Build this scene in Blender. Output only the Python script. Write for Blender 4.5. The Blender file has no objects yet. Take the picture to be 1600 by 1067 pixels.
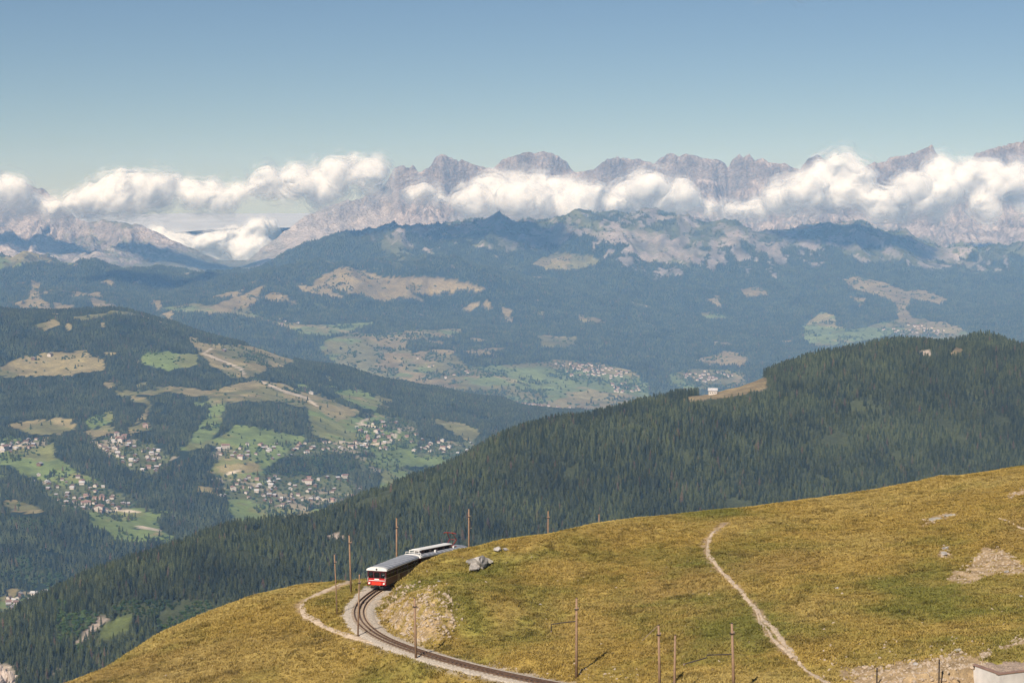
import bpy, bmesh, math, random
import numpy as np
from mathutils import Vector, Matrix

random.seed(7)
RNG = np.random.default_rng(11)
SC = bpy.context.scene
COL = SC.collection
R = math.radians

# ------------------------------------------------------------------ camera
FPX = 3000.0                     # focal length in pixels of the 1600 px wide photograph
PITCH = math.atan((533.5 - 310.0) / FPX)
cam_data = bpy.data.cameras.new('camera')
cam = bpy.data.objects.new('camera', cam_data)
COL.objects.link(cam)
cam.location = (0, 0, 0)
cam.rotation_euler = (math.pi / 2 - PITCH, 0, 0)
cam_data.sensor_width = 36.0
cam_data.lens = 36.0 * FPX / 1600.0
cam_data.clip_start = 1.0
cam_data.clip_end = 200000.0
SC.camera = cam

# ------------------------------------------------------------------ sky and sun
SUN_AZ = R(26)       # the sun stands behind the camera, this far round to the left
SUN_EL = R(42)
world = bpy.data.worlds.new('World')
SC.world = world
world.use_nodes = True
wn = world.node_tree.nodes
wl = world.node_tree.links
sky = wn.new('ShaderNodeTexSky')
sky.sky_type = 'NISHITA'
sky.sun_disc = False
sky.sun_elevation = SUN_EL
sky.sun_rotation = math.pi + SUN_AZ
sky.altitude = 2300
sky.air_density = 1.0
sky.dust_density = 0.05
sky.ozone_density = 3.8
bg = wn['Background']
bg.inputs['Strength'].default_value = 0.050
wl.new(sky.outputs[0], bg.inputs[0])
sun_data = bpy.data.lights.new('sun', 'SUN')
sun_data.energy = 5.0
sun_data.angle = R(0.5)
sun_data.color = (1.0, 0.925, 0.83)
sun = bpy.data.objects.new('sun', sun_data)
COL.objects.link(sun)
to_sun = Vector((-math.sin(SUN_AZ) * math.cos(SUN_EL), -math.cos(SUN_AZ) * math.cos(SUN_EL), math.sin(SUN_EL)))
sun.rotation_euler = to_sun.to_track_quat('Z', 'Y').to_euler()
SC.view_settings.view_transform = 'Standard'
SC.view_settings.look = 'None'
SC.view_settings.gamma = 1.0
SC.view_settings.exposure = 0.30
SC.view_settings.use_curve_mapping = False
SC.render.engine = 'CYCLES'
cy = SC.cycles
cy.use_denoising = True
cy.denoiser = 'OPENIMAGEDENOISE'
cy.max_bounces = 6
cy.diffuse_bounces = 4
cy.glossy_bounces = 2
cy.transmission_bounces = 2
cy.volume_bounces = 1
cy.transparent_max_bounces = 96
cy.caustics_reflective = False
cy.caustics_refractive = False

# ------------------------------------------------------------------ geometry of the view: pixels of the photograph <-> places
CP, SP = math.cos(PITCH), math.sin(PITCH)

def at(px, py, Y):
    """the place at ground distance Y that the photograph shows at pixel px, py"""
    a = (px - 800.0) / FPX
    b = (533.5 - py) / FPX
    dy = CP + b * SP
    t = Y / dy
    return Vector((a * t, Y, (-SP + b * CP) * t))

def at_z(px, py, z):
    a = (px - 800.0) / FPX
    b = (533.5 - py) / FPX
    t = z / (-SP + b * CP)
    return Vector((a * t, (CP + b * SP) * t, z))

def project(X, Y, Z):
    D = Y * CP - Z * SP
    V = Y * SP + Z * CP
    return 800.0 + FPX * X / D, 533.5 - FPX * V / D

# ------------------------------------------------------------------ numpy helpers
def hash2(ix, iy, seed):
    h = (ix.astype(np.int64) * 374761393 + iy.astype(np.int64) * 668265263 + seed * 974711) & 0xFFFFFFFF
    h = ((h ^ (h >> 13)) * 1274126177) & 0xFFFFFFFF
    h = h ^ (h >> 16)
    return (h & 0xFFFFFF) / float(0xFFFFFF)

def vnoise(x, y, seed=0):
    ix = np.floor(x); iy = np.floor(y)
    fx = x - ix; fy = y - iy
    fx = fx * fx * fx * (fx * (fx * 6 - 15) + 10); fy = fy * fy * fy * (fy * (fy * 6 - 15) + 10)
    a = hash2(ix, iy, seed); b = hash2(ix + 1, iy, seed)
    c = hash2(ix, iy + 1, seed); d = hash2(ix + 1, iy + 1, seed)
    return (a + (b - a) * fx) * (1 - fy) + (c + (d - c) * fx) * fy

def fbm(x, y, scale, octaves=4, seed=0, gain=0.5):
    """fractal noise, about -1..1, largest feature = scale"""
    s = 0.0; amp = 1.0; tot = 0.0
    f = 1.0 / scale
    for k in range(octaves):
        c, n = math.cos(0.7 * k + 0.3), math.sin(0.7 * k + 0.3)
        s = s + amp * (2 * vnoise((x * c - y * n) * f, (x * n + y * c) * f, seed + k * 17) - 1)
        tot += amp; amp *= gain; f *= 2.03
    return s / tot * 1.6

def ridged(x, y, scale, octaves=5, seed=0, gain=0.55):
    s = 0.0; amp = 1.0; tot = 0.0; f = 1.0 / scale
    for k in range(octaves):
        c, n = math.cos(0.9 * k + 0.5), math.sin(0.9 * k + 0.5)
        v = 1 - np.abs(2 * vnoise((x * c - y * n) * f, (x * n + y * c) * f, seed + k * 31) - 1)
        s = s + amp * v * v; tot += amp; amp *= gain; f *= 2.1
    return s / tot

def sstep(a, b, x):
    t = np.clip((x - a) / (b - a), 0, 1)
    return t * t * (3 - 2 * t)

class TPS:
    """smooth height field through scattered points"""
    def __init__(self, pts, scale, lam=1e-4):
        P = np.array([[p[0], p[1]] for p in pts], float) / scale
        z = np.array([p[2] for p in pts], float)
        self.P, self.s = P, scale
        n = len(P)
        K = self.U(np.hypot(P[:, None, 0] - P[None, :, 0], P[:, None, 1] - P[None, :, 1])) + lam * np.eye(n)
        A = np.zeros((n + 3, n + 3))
        A[:n, :n] = K; A[:n, n] = 1; A[:n, n + 1:] = P
        A[n, :n] = 1; A[n + 1:, :n] = P.T
        self.w = np.linalg.solve(A, np.concatenate([z, np.zeros(3)]))
    @staticmethod
    def U(r):
        return np.where(r > 1e-9, r * r * np.log(np.maximum(r, 1e-9)), 0.0)
    def __call__(self, X, Y):
        shp = np.shape(X)
        x = np.ravel(X) / self.s; y = np.ravel(Y) / self.s
        n = len(self.P)
        out = self.w[n] + self.w[n + 1] * x + self.w[n + 2] * y
        for k in range(n):
            r2 = (x - self.P[k, 0]) ** 2 + (y - self.P[k, 1]) ** 2
            out += self.w[k] * 0.5 * r2 * np.log(np.maximum(r2, 1e-18))
        return out.reshape(shp)

def in_poly(px, py, poly):
    inside = np.zeros(np.shape(px), bool)
    n = len(poly)
    for i in range(n):
        x0, y0 = poly[i]; x1, y1 = poly[(i + 1) % n]
        if y0 == y1: continue
        c = ((y0 > py) != (y1 > py)) & (px < (x1 - x0) * (py - y0) / (y1 - y0) + x0)
        inside ^= c
    return inside

def dist_line(px, py, line):
    d = np.full(np.shape(px), 1e9)
    for (x0, y0), (x1, y1) in zip(line[:-1], line[1:]):
        vx, vy = x1 - x0, y1 - y0
        t = np.clip(((px - x0) * vx + (py - y0) * vy) / (vx * vx + vy * vy + 1e-12), 0, 1)
        d = np.minimum(d, np.hypot(px - x0 - t * vx, py - y0 - t * vy))
    return d

class Grid:
    """a height field on a regular world grid"""
    def __init__(self, x0, x1, dx, y0, y1, dy):
        self.x = np.arange(x0, x1 + dx * 0.5, dx); self.y = np.arange(y0, y1 + dy * 0.5, dy)
        self.dx, self.dy = dx, dy
        self.X, self.Y = np.meshgrid(self.x, self.y)
        self.Z = np.zeros_like(self.X)
    def h(self, X, Y, arr=None):
        arr = self.Z if arr is None else arr
        fx = np.clip((np.asarray(X, float) - self.x[0]) / self.dx, 0, len(self.x) - 1.001)
        fy = np.clip((np.asarray(Y, float) - self.y[0]) / self.dy, 0, len(self.y) - 1.001)
        ix = fx.astype(int); iy = fy.astype(int); fx = fx - ix; fy = fy - iy
        return (arr[iy, ix] * (1 - fx) + arr[iy, ix + 1] * fx) * (1 - fy) + (arr[iy + 1, ix] * (1 - fx) + arr[iy + 1, ix + 1] * fx) * fy
    def build(self, name, mat, col=None, keep=None):
        ny, nx = self.X.shape
        co = np.stack([self.X, self.Y, self.Z], -1).reshape(-1, 3).astype(np.float32)
        i = np.arange(ny * nx).reshape(ny, nx)
        q = np.stack([i[:-1, :-1], i[:-1, 1:], i[1:, 1:], i[1:, :-1]], -1).reshape(-1, 4)
        if keep is not None:
            kq = keep[:-1, :-1] & keep[1:, 1:] & keep[:-1, 1:] & keep[1:, :-1]
            q = q[kq.ravel()]
        me = bpy.data.meshes.new(name)
        me.vertices.add(len(co)); me.vertices.foreach_set('co', co.ravel())
        me.loops.add(q.size); me.loops.foreach_set('vertex_index', q.ravel().astype(np.int32))
        me.polygons.add(len(q)); me.polygons.foreach_set('loop_start', (np.arange(len(q)) * 4).astype(np.int32))
        me.update(calc_edges=True)
        me.polygons.foreach_set('use_smooth', np.ones(len(q), bool))
        if col is not None:
            a = me.attributes.new('col', 'FLOAT_COLOR', 'POINT')
            c4 = np.ones((ny * nx, 4), np.float32); c4[:, :3] = col.reshape(-1, 3)
            a.data.foreach_set('color', c4.ravel())
        o = bpy.data.objects.new(name, me); COL.objects.link(o)
        me.materials.append(mat)
        o['kind'] = 'structure'
        return o

def mixc(base, colour, w):
    w = np.asarray(w)[..., None]
    return base * (1 - w) + np.array(colour) * w

# ------------------------------------------------------------------ object helpers
def obj(name, me, mat=None, parent=None):
    o = bpy.data.objects.new(name, me); COL.objects.link(o)
    if mat is not None and not me.materials: me.materials.append(mat)
    if parent is not None: o.parent = parent
    return o

def tag(o, label, cat, group=None, kind=None):
    o['label'] = label; o['category'] = cat
    if group: o['group'] = group
    if kind: o['kind'] = kind
    return o

def empty(name, loc=(0, 0, 0), rz=0.0):
    o = bpy.data.objects.new(name, None); COL.objects.link(o)
    o.empty_display_size = 0.3
    o.location = loc; o.rotation_euler = (0, 0, rz)
    return o

def copy_tree(o, parent=None):
    c = o.copy(); COL.objects.link(c); c.parent = parent
    for ch in list(o.children): copy_tree(ch, c)
    return c

class MB:
    """collects boxes, tubes and free shapes; build() makes one mesh object"""
    def __init__(self): self.v = []; self.f = []
    def add(self, v, f):
        n = len(self.v); self.v += [tuple(p) for p in v]; self.f += [tuple(i + n for i in q) for q in f]; return self
    def box(self, c, s, m=None):
        x, y, z = s[0] / 2, s[1] / 2, s[2] / 2
        v = [Vector((sx * x, sy * y, sz * z)) for sz in (-1, 1) for sy in (-1, 1) for sx in (-1, 1)]
        if m is not None: v = [m @ p for p in v]
        v = [p + Vector(c) for p in v]
        return self.add(v, [(0, 2, 3, 1), (4, 5, 7, 6), (0, 1, 5, 4), (2, 6, 7, 3), (0, 4, 6, 2), (1, 3, 7, 5)])
    def tube(self, pts, r, n=8, cap=True):
        pts = [Vector(p) for p in pts]
        rr = r if isinstance(r, (list, tuple)) else [r] * len(pts)
        v = []; f = []
        for i, p in enumerate(pts):
            d = (pts[min(i + 1, len(pts) - 1)] - pts[max(i - 1, 0)]).normalized()
            u = d.orthogonal().normalized() if i == 0 else (u - d * u.dot(d)).normalized()
            w = d.cross(u)
            for k in range(n):
                a = 2 * math.pi * k / n
                v.append(p + (u * math.cos(a) + w * math.sin(a)) * rr[i])
        for i in range(len(pts) - 1):
            for k in range(n):
                f.append((i * n + k, i * n + (k + 1) % n, (i + 1) * n + (k + 1) % n, (i + 1) * n + k))
        if cap:
            f.append(tuple(range(n - 1, -1, -1))); f.append(tuple((len(pts) - 1) * n + k for k in range(n)))
        return self.add(v, f)
    def prism(self, prof, y0, y1):
        """profile in x,z swept along y"""
        n = len(prof)
        v = [(x, y0, z) for x, z in prof] + [(x, y1, z) for x, z in prof]
        f = [(k, (k + 1) % n, n + (k + 1) % n, n + k) for k in range(n)]
        f += [tuple(range(n - 1, -1, -1)), tuple(range(n, 2 * n))]
        return self.add(v, f)
    def mesh(self, name, smooth=False):
        me = bpy.data.meshes.new(name); me.from_pydata(self.v, [], self.f); me.update()
        bm = bmesh.new(); bm.from_mesh(me); bmesh.ops.recalc_face_normals(bm, faces=bm.faces); bm.to_mesh(me); bm.free()
        if smooth: me.polygons.foreach_set('use_smooth', np.ones(len(me.polygons), bool))
        return me
    def build(self, name, mat, parent=None, smooth=False):
        return obj(name, self.mesh(name, smooth), mat, parent)

# ------------------------------------------------------------------ materials
def new_mat(name):
    m = bpy.data.materials.new(name); m.use_nodes = True
    nt = m.node_tree
    return m, nt.nodes, nt.links, nt.nodes['Principled BSDF']

def math_node(N, L, op, a, b=None, c=None):
    n = N.new('ShaderNodeMath'); n.operation = op
    for k, x in enumerate((a, b, c)):
        if x is None: continue
        if hasattr(x, 'links') or hasattr(x, 'is_linked'): L.new(x, n.inputs[k])
        else: n.inputs[k].default_value = x
    return n.outputs[0]

def noise_node(N, L, scale, detail=4, rough=0.55, vec=None, dist=0.0):
    n = N.new('ShaderNodeTexNoise'); n.inputs['Scale'].default_value = scale
    n.inputs['Detail'].default_value = detail; n.inputs['Roughness'].default_value = rough
    n.inputs['Distortion'].default_value = dist
    if vec is not None: L.new(vec, n.inputs['Vector'])
    return n.outputs['Fac']

def range_node(N, L, v, a, b, c, d):
    n = N.new('ShaderNodeMapRange'); L.new(v, n.inputs[0])
    for k, x in enumerate((a, b, c, d)): n.inputs[k + 1].default_value = x
    return n.outputs[0]

def plain(name, colour, rough=0.7, var=0.25, scale=3.0, metal=0.0, spec=0.3, bump=0.0):
    """a colour with uneven, worn tone"""
    m, N, L, B = new_mat(name)
    tc = N.new('ShaderNodeTexCoord')
    f = noise_node(N, L, scale, 5, 0.6, tc.outputs['Object'])
    v = range_node(N, L, f, 0.3, 0.7, 1 - var, 1 + var)
    mx = N.new('ShaderNodeVectorMath'); mx.operation = 'SCALE'
    mx.inputs[0].default_value = colour; L.new(v, mx.inputs['Scale'])
    L.new(mx.outputs[0], B.inputs['Base Color'])
    B.inputs['Roughness'].default_value = rough; B.inputs['Metallic'].default_value = metal
    B.inputs['Specular IOR Level'].default_value = spec
    if bump:
        bn = N.new('ShaderNodeBump'); bn.inputs['Strength'].default_value = bump; bn.inputs['Distance'].default_value = 0.02
        L.new(f, bn.inputs['Height']); L.new(bn.outputs[0], B.inputs['Normal'])
    return m

def attr_mat(name, layers, rough=0.9, bump=0.0, bump_scale=1.0, bump_dist=0.1, var=0.3, instancer=None):
    """vertex attribute col times fine procedural variation. layers: noise scales (1/m)"""
    m, N, L, B = new_mat(name)
    at_ = N.new('ShaderNodeAttribute'); at_.attribute_name = instancer or 'col'
    if instancer: at_.attribute_type = 'INSTANCER'
    geo = N.new('ShaderNodeNewGeometry')
    v = None
    for sc in layers:
        f = noise_node(N, L, sc, 4, 0.6, geo.outputs['Position'])
        f = range_node(N, L, f, 0.3, 0.7, 1 - var, 1 + var)
        v = f if v is None else math_node(N, L, 'MULTIPLY', v, f)
    mx = N.new('ShaderNodeVectorMath'); mx.operation = 'SCALE'
    L.new(at_.outputs['Vector' if instancer else 'Color'], mx.inputs[0]); L.new(v, mx.inputs['Scale'])
    L.new(mx.outputs[0], B.inputs['Base Color'])
    B.inputs['Roughness'].default_value = rough
    B.inputs['Specular IOR Level'].default_value = 0.15
    if bump:
        f = noise_node(N, L, bump_scale, 6, 0.65, geo.outputs['Position'])
        bn = N.new('ShaderNodeBump'); bn.inputs['Strength'].default_value = bump; bn.inputs['Distance'].default_value = bump_dist
        L.new(f, bn.inputs['Height']); L.new(bn.outputs[0], B.inputs['Normal'])
    return m

def scatter(name, pts, scale, rot, variant, sources, tint=None):
    """one object of many instances of real things' meshes (stuff)"""
    n = len(pts)
    me = bpy.data.meshes.new(name)
    me.vertices.add(n); me.vertices.foreach_set('co', np.asarray(pts, np.float32).ravel())
    def fa(nm, typ, key, data):
        a = me.attributes.new(nm, typ, 'POINT'); a.data.foreach_set(key, np.ascontiguousarray(data).ravel())
    fa('sc', 'FLOAT_VECTOR', 'vector', np.asarray(scale, np.float32))
    fa('rot', 'FLOAT_VECTOR', 'vector', np.asarray(rot, np.float32))
    fa('variant', 'INT', 'value', np.asarray(variant, np.int32))
    if tint is not None: fa('tint', 'FLOAT_VECTOR', 'vector', np.asarray(tint, np.float32))
    me.update()
    o = obj(name, me)
    ng = bpy.data.node_groups.new(name, 'GeometryNodeTree')
    ng.interface.new_socket('Geometry', in_out='INPUT', socket_type='NodeSocketGeometry')
    ng.interface.new_socket('Geometry', in_out='OUTPUT', socket_type='NodeSocketGeometry')
    N, L = ng.nodes, ng.links
    gi = N.new('NodeGroupInput'); go = N.new('NodeGroupOutput'); jn = N.new('GeometryNodeJoinGeometry')
    def na(nm, typ):
        a = N.new('GeometryNodeInputNamedAttribute'); a.data_type = typ; a.inputs['Name'].default_value = nm
        return a.outputs['Attribute']
    sv, rv, vv = na('sc', 'FLOAT_VECTOR'), na('rot', 'FLOAT_VECTOR'), na('variant', 'INT')
    e2r = N.new('FunctionNodeEulerToRotation'); L.new(rv, e2r.inputs[0])
    for k, s in enumerate(sources):
        oi = N.new('GeometryNodeObjectInfo'); oi.inputs['Object'].default_value = s; oi.inputs['As Instance'].default_value = True
        ip = N.new('GeometryNodeInstanceOnPoints')
        cmp_ = N.new('FunctionNodeCompare'); cmp_.data_type = 'INT'; cmp_.operation = 'EQUAL'
        ia = [i for i in cmp_.inputs if i.type == 'INT']
        L.new(vv, ia[0]); ia[1].default_value = k
        L.new(gi.outputs[0], ip.inputs['Points']); L.new(cmp_.outputs[0], ip.inputs['Selection'])
        L.new(oi.outputs['Geometry'], ip.inputs['Instance'])
        L.new(e2r.outputs[0], ip.inputs['Rotation']); L.new(sv, ip.inputs['Scale'])
        L.new(ip.outputs[0], jn.inputs[0])
    L.new(jn.outputs[0], go.inputs[0])
    md = o.modifiers.new('scatter', 'NODES'); md.node_group = ng
    o['kind'] = 'stuff'
    return o

# ================================================================== TERRAIN
# ---- far mountain range (18-21 km)
CREST = [(-900, 250), (-300, 270), (-60, 300), (0, 292), (40, 285), (75, 298), (100, 322), (125, 345), (150, 344), (180, 345), (222, 352), (280, 380), (330, 403), (352, 413), (368, 416), (385, 409), (420, 380), (470, 340),
         (520, 318), (560, 310), (600, 292), (615, 262), (628, 256), (636, 262), (645, 255), (655, 268), (670, 262), (680, 246), (690, 239), (702, 246), (722, 249), (745, 258), (770, 262), (800, 241), (822, 238), (850, 235),
         (872, 240), (885, 252), (896, 268), (925, 264), (950, 248), (965, 245), (1005, 247), (1022, 255), (1035, 243), (1046, 238), (1062, 241), (1085, 242), (1120, 249), (1133, 252), (1138, 262),
         (1146, 245), (1157, 240), (1163, 245), (1172, 239), (1178, 249), (1192, 246), (1200, 253), (1225, 254), (1248, 264), (1262, 248), (1272, 242), (1280, 240), (1292, 252), (1305, 262), (1345, 262),
         (1385, 250), (1412, 241), (1430, 238), (1447, 229), (1455, 226), (1463, 240), (1490, 256), (1518, 254), (1524, 240), (1550, 231), (1580, 224), (1600, 220), (1700, 205), (2000, 210), (2600, 230)]
YC = 20300.0
def yc_of(px): return np.interp(px, [-900, 0, 350, 600, 2600], [19300, 19000, 18600, 20000, 20500])
g5 = Grid(-6200, 6600, 17, 16900, 22400, 27)
X, Y = g5.X, g5.Y
cw = np.array(CREST, float)
cx = []; cz = []
for p, q in CREST:
    w = at(p, q, float(yc_of(p))); cx.append(w.x); cz.append(w.z)
warp = 160 * fbm(X, Y, 900, 3, 5)
yc_x = np.interp(X, cx, [float(yc_of(p)) for p, _ in CREST])
t = (yc_x + 120 * fbm(X, Y * 0, 700, 4, 9) - Y)               # metres in front of the crest
H = np.interp(X + 0.22 * warp * np.clip(t / 900, 0, 1) + 10 * fbm(X, Y, 90, 2, 61) * np.clip(t / 120, 0, 1), cx, cz)
base = -720.0
drop = np.interp(t, [-2500, -700, 0, 60, 180, 420, 900, 1700, 2600, 4500], [1.0, .55, 0, .10, .30, .46, .62, .80, .93, 1.0])
Z = H - (H - base) * drop
gul = ridged(X + warp * 0.5, Y * 0.28 + warp * .3, 330, 5, 3)                        # gullies running down the faces
smooth_slope = sstep(360, 400, project(X, Y, Z)[0]) * sstep(640, 590, project(X, Y, Z)[0])
relief = (1 - .72 * smooth_slope) * np.clip(t / 260, 0, 1) * np.clip(1 - t / 3300, 0, 1) * np.clip((H + 560) / 500, 0.18, 1)
Z = Z + relief * (gul - 0.42) * 480 + relief * fbm(X, Y, 190, 4, 8) * 60
Z = Z + 16 * fbm(X, Y, 75, 3, 21) * np.clip(1 - np.abs(t) / 400, 0.3, 1)
g5.Z = Z
gy, gx = np.gradient(Z, g5.dy, g5.dx)
steep = np.hypot(gx, gy)
PX5, PY5 = project(X, Y, Z)
rock = np.zeros(X.shape + (3,)) + np.array((.395, .330, .295))
strata = fbm(X * 0.2, Z * 3 + 0.25 * X, 120, 4, 12)
rock *= (1 + .42 * strata + .30 * fbm(X, Y, 60, 3, 14))[..., None]
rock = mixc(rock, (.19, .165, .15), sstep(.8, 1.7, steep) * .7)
scree = sstep(.75, .35, steep) * sstep(0.2, .5, fbm(X, Y, 500, 4, 15) * .6 + .5)
rock = mixc(rock, (.49, .42, .37), scree * .6)
rock = mixc(rock, (.45, .40, .365), smooth_slope * .6)
grass = sstep(.15, .6, fbm(X, Y, 620, 4, 33) + (-Z - 330) / 330 + .10) * sstep(1.15, .5, steep)
grass = grass * np.where((PX5 > 400) & (PX5 < 620), .45, 1)
rock = mixc(rock, (.115, .125, .055), grass * .75)
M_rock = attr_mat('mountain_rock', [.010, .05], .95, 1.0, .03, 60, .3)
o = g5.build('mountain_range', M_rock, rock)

# far blue hills seen through the gap, and the plain that reaches the horizon
gh = Grid(-7000, 1500, 60, 24000, 30000, 150)
ctr = np.exp(-((gh.Y - 27000) / 1400) ** 2)
hx = np.interp(gh.X, [-7000, -5200, -4300, -3900, -3400, -2500, 1500], [-800, -760, -715, -700, -745, -800, -800])
gh.Z = -1400 + (hx + 1400) * ctr + 25 * fbm(gh.X, gh.Y, 900, 4, 2)
M_farhill = attr_mat('far_hill_forest', [.002], .95, 0, 1, 1, .2)
gh.build('far_hills', M_farhill, np.zeros(gh.X.shape + (3,)) + np.array((.03, .045, .022)))
M_plain = plain('plain_ground', (.07, .08, .035), .95, .3, .0006)
MB().add([(-90000, 16450, -1150), (90000, 16450, -1150), (90000, 120000, -1150), (-90000, 120000, -1150)], [(0, 1, 2, 3)]).build('ground', M_plain)['kind'] = 'structure'

# ---- foothills (8-16 km)
P4 = [(920, 650, 8600), (700, 603, 9100), (800, 628, 8800), (1000, 635, 9000), (1200, 585, 10000), (1400, 535, 11000), (1600, 525, 11000), (1750, 520, 11000), (520, 570, 9600), (900, 575, 9800), (800, 520, 10800),
      (1000, 520, 11200), (1000, 470, 12300), (700, 475, 11700), (480, 512, 10300), (300, 492, 10700), (150, 465, 10900), (0, 470, 10900), (-150, 470, 10900),
      (400, 452, 11300), (470, 436, 11700), (540, 419, 11900), (620, 434, 11900), (690, 437, 11900), (745, 455, 11800),
      (330, 436, 12600), (400, 426, 13100), (480, 396, 13500), (560, 370, 13800), (650, 346, 14000), (730, 356, 14000), (800, 352, 14200), (870, 344, 14500), (960, 340, 14500), (1050, 338, 14500),
      (1110, 333, 14500), (1170, 351, 14700), (1250, 353, 14800), (1330, 354, 14800), (1400, 368, 15000), (1480, 378, 15000), (1550, 373, 15000), (1600, 378, 15000), (1750, 375, 15000),
      (500, 425, 12900), (580, 405, 13100), (650, 395, 13200), (780, 410, 13200), (900, 415, 13200), (1050, 425, 13200), (1200, 425, 13500), (1350, 440, 13300), (1500, 450, 13300), (1650, 450, 13300), (1350, 390, 14200), (1100, 378, 13900), (1230, 385, 14100), (1500, 405, 14300),
      (0, 402, 12500), (60, 394, 12500), (130, 410, 12400), (200, 417, 12600), (270, 425, 12700), (-150, 400, 12500), (100, 440, 11800), (220, 452, 11600), (1150, 500, 12000), (1300, 500, 11900), (1200, 460, 12800)]
P4w = [tuple(at(*p)) for p in P4]
for p in range(-300, 1950, 250):
    P4w.append(((p - 800) / 3000 * 15900, 15900, -760)); P4w.append(((p - 800) / 3000 * 8000, 7900, -1010))
for p in (0, 130, 270, 360): P4w.append(((p - 800) / 3000 * 14200, 14200, -700))
tps4 = TPS(P4w, 3000)
g4 = Grid(-4950, 5000, 17, 7900, 15950, 26)
X, Y = g4.X, g4.Y
Z = tps4(X, Y)
hi = sstep(-800, -300, Z)
wr = 140 * fbm(X, Y, 1100, 3, 41)
Z = Z + hi * (ridged(X + wr, Y * .45 + wr, 850, 5, 43) - .45) * 215 + hi * (ridged(X + wr * .5, Y * .4, 360, 4, 47) - .45) * 75 + 12 * fbm(X, Y, 240, 4, 45)
g4.Z = np.maximum(Z, -1040)
Z = g4.Z
F_GREEN = [[(510, 530), (560, 520), (600, 525), (640, 516), (720, 514), (725, 519), (690, 526), (640, 531), (635, 545), (655, 556), (685, 552), (712, 555), (740, 575), (780, 570), (830, 568), (870, 562), (940, 568), (990, 580), (1015, 600), (1010, 640), (920, 655), (860, 645), (800, 630), (740, 614), (690, 607), (640, 602), (600, 600), (540, 582), (520, 572), (500, 545)],
           [(270, 484), (312, 475), (330, 480), (372, 476), (388, 478), (395, 490), (430, 503), (475, 506), (520, 505), (568, 503), (540, 516), (500, 522), (460, 517), (420, 502), (370, 492), (310, 490)],
           [(1265, 510), (1290, 490), (1312, 495), (1310, 510), (1340, 515), (1370, 505), (1400, 500), (1430, 500), (1482, 510), (1497, 522), (1470, 532), (1400, 522), (1330, 536), (1290, 542), (1268, 530)],
           [(838, 412), (870, 396), (920, 400), (932, 410), (900, 421), (850, 419)], [(843, 525), (895, 527), (895, 541), (845, 541)], [(1095, 490), (1115, 488), (1138, 497), (1110, 499)],
           [(900, 492), (935, 496), (942, 503), (905, 503)], [(1050, 585), (1080, 578), (1150, 580), (1160, 600), (1080, 610), (1050, 600)], [(740, 555), (770, 546), (790, 545), (760, 556)],
           [(483, 470), (505, 476), (520, 482), (498, 478)], [(-40, 385), (40, 388), (80, 402), (120, 415), (60, 408), (0, 420)]]
F_BROWN = [[(310, 476), (330, 479), (372, 464), (406, 449), (402, 466), (386, 479), (350, 487)], [(470, 445), (490, 450), (500, 440), (522, 427), (542, 420), (600, 435), (650, 434), (690, 438), (745, 453), (700, 453), (672, 459), (640, 458), (600, 470), (572, 460), (530, 452), (512, 461), (490, 459)],
           [(470, 444), (500, 452), (538, 462), (520, 465), (488, 458)], [(247, 492), (268, 485), (262, 510), (245, 508)], [(735, 546), (792, 543), (760, 549)], [(1090, 562), (1140, 552), (1166, 560), (1160, 572), (1110, 570)], [(1130, 548), (1165, 556), (1160, 570), (1108, 568)],
           [(1325, 440), (1350, 436), (1385, 445), (1410, 456), (1440, 455), (1482, 468), (1462, 476), (1420, 466), (1412, 482), (1430, 500), (1405, 500), (1398, 475), (1370, 462), (1345, 455)], [(758, 470), (775, 482), (760, 484), (750, 478)], [(785, 480), (798, 486), (795, 506), (786, 500)],
           [(48, 440), (66, 445), (60, 462), (78, 485), (38, 486), (46, 465)], [(80, 474), (112, 478), (106, 492), (84, 488)], [(234, 470), (249, 470), (242, 488)], [(145, 465), (165, 472), (195, 490), (180, 490), (150, 475)], [(160, 440), (178, 437), (174, 448)], [(600, 452), (640, 458), (660, 470), (620, 462)],
           [(1160, 452), (1185, 448), (1200, 460), (1172, 464)], [(1110, 470), (1125, 462), (1130, 480)], [(1325, 462), (1350, 468), (1340, 480)]]
F_ROCK = [[(900, 348), (960, 352), (1010, 350), (1060, 380), (1086, 408), (1092, 428), (1050, 428), (1022, 438), (985, 418), (950, 405), (930, 382), (950, 362)], [(1090, 372), (1118, 380), (1128, 430), (1105, 425), (1098, 400)], [(1140, 395), (1160, 370), (1175, 400), (1150, 430)],
          [(1190, 380), (1215, 375), (1205, 440), (1190, 420)], [(1345, 402), (1362, 392), (1372, 412), (1350, 412)], [(1400, 392), (1432, 416), (1420, 414)], [(1438, 385), (1482, 386), (1480, 420), (1450, 420)], [(1570, 397), (1588, 402), (1584, 418), (1572, 414)],
          [(640, 352), (662, 350), (668, 372), (648, 366)], [(694, 354), (720, 352), (728, 382), (712, 372)], [(765, 366), (800, 376), (820, 392), (790, 388), (770, 378)], [(1255, 372), (1300, 380), (1280, 420), (1260, 400)]]
def grow(polys, k):
    out = []
    for p in polys:
        cx_ = sum(a for a, _ in p) / len(p); cy_ = sum(b for _, b in p) / len(p)
        out.append([(cx_ + (a - cx_) * k, cy_ + (b - cy_) * k) for a, b in p])
    return out
F_GREEN = F_GREEN[:1] + grow(F_GREEN[1:], 1.12); F_BROWN = grow(F_BROWN, 1.12)
def polymask(PX, PY, polys, w=2.5, seed=1):
    wx = PX + w * fbm(PX, PY, 9, 4, seed, .65) + w * 1.6 * fbm(PX, PY, 34, 2, seed + 2); wy = PY + w * .6 * fbm(PX, PY, 7, 4, seed + 5, .65)
    m = np.zeros(PX.shape, bool)
    for p in polys: m |= in_poly(wx, wy, p)
    return m
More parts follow.
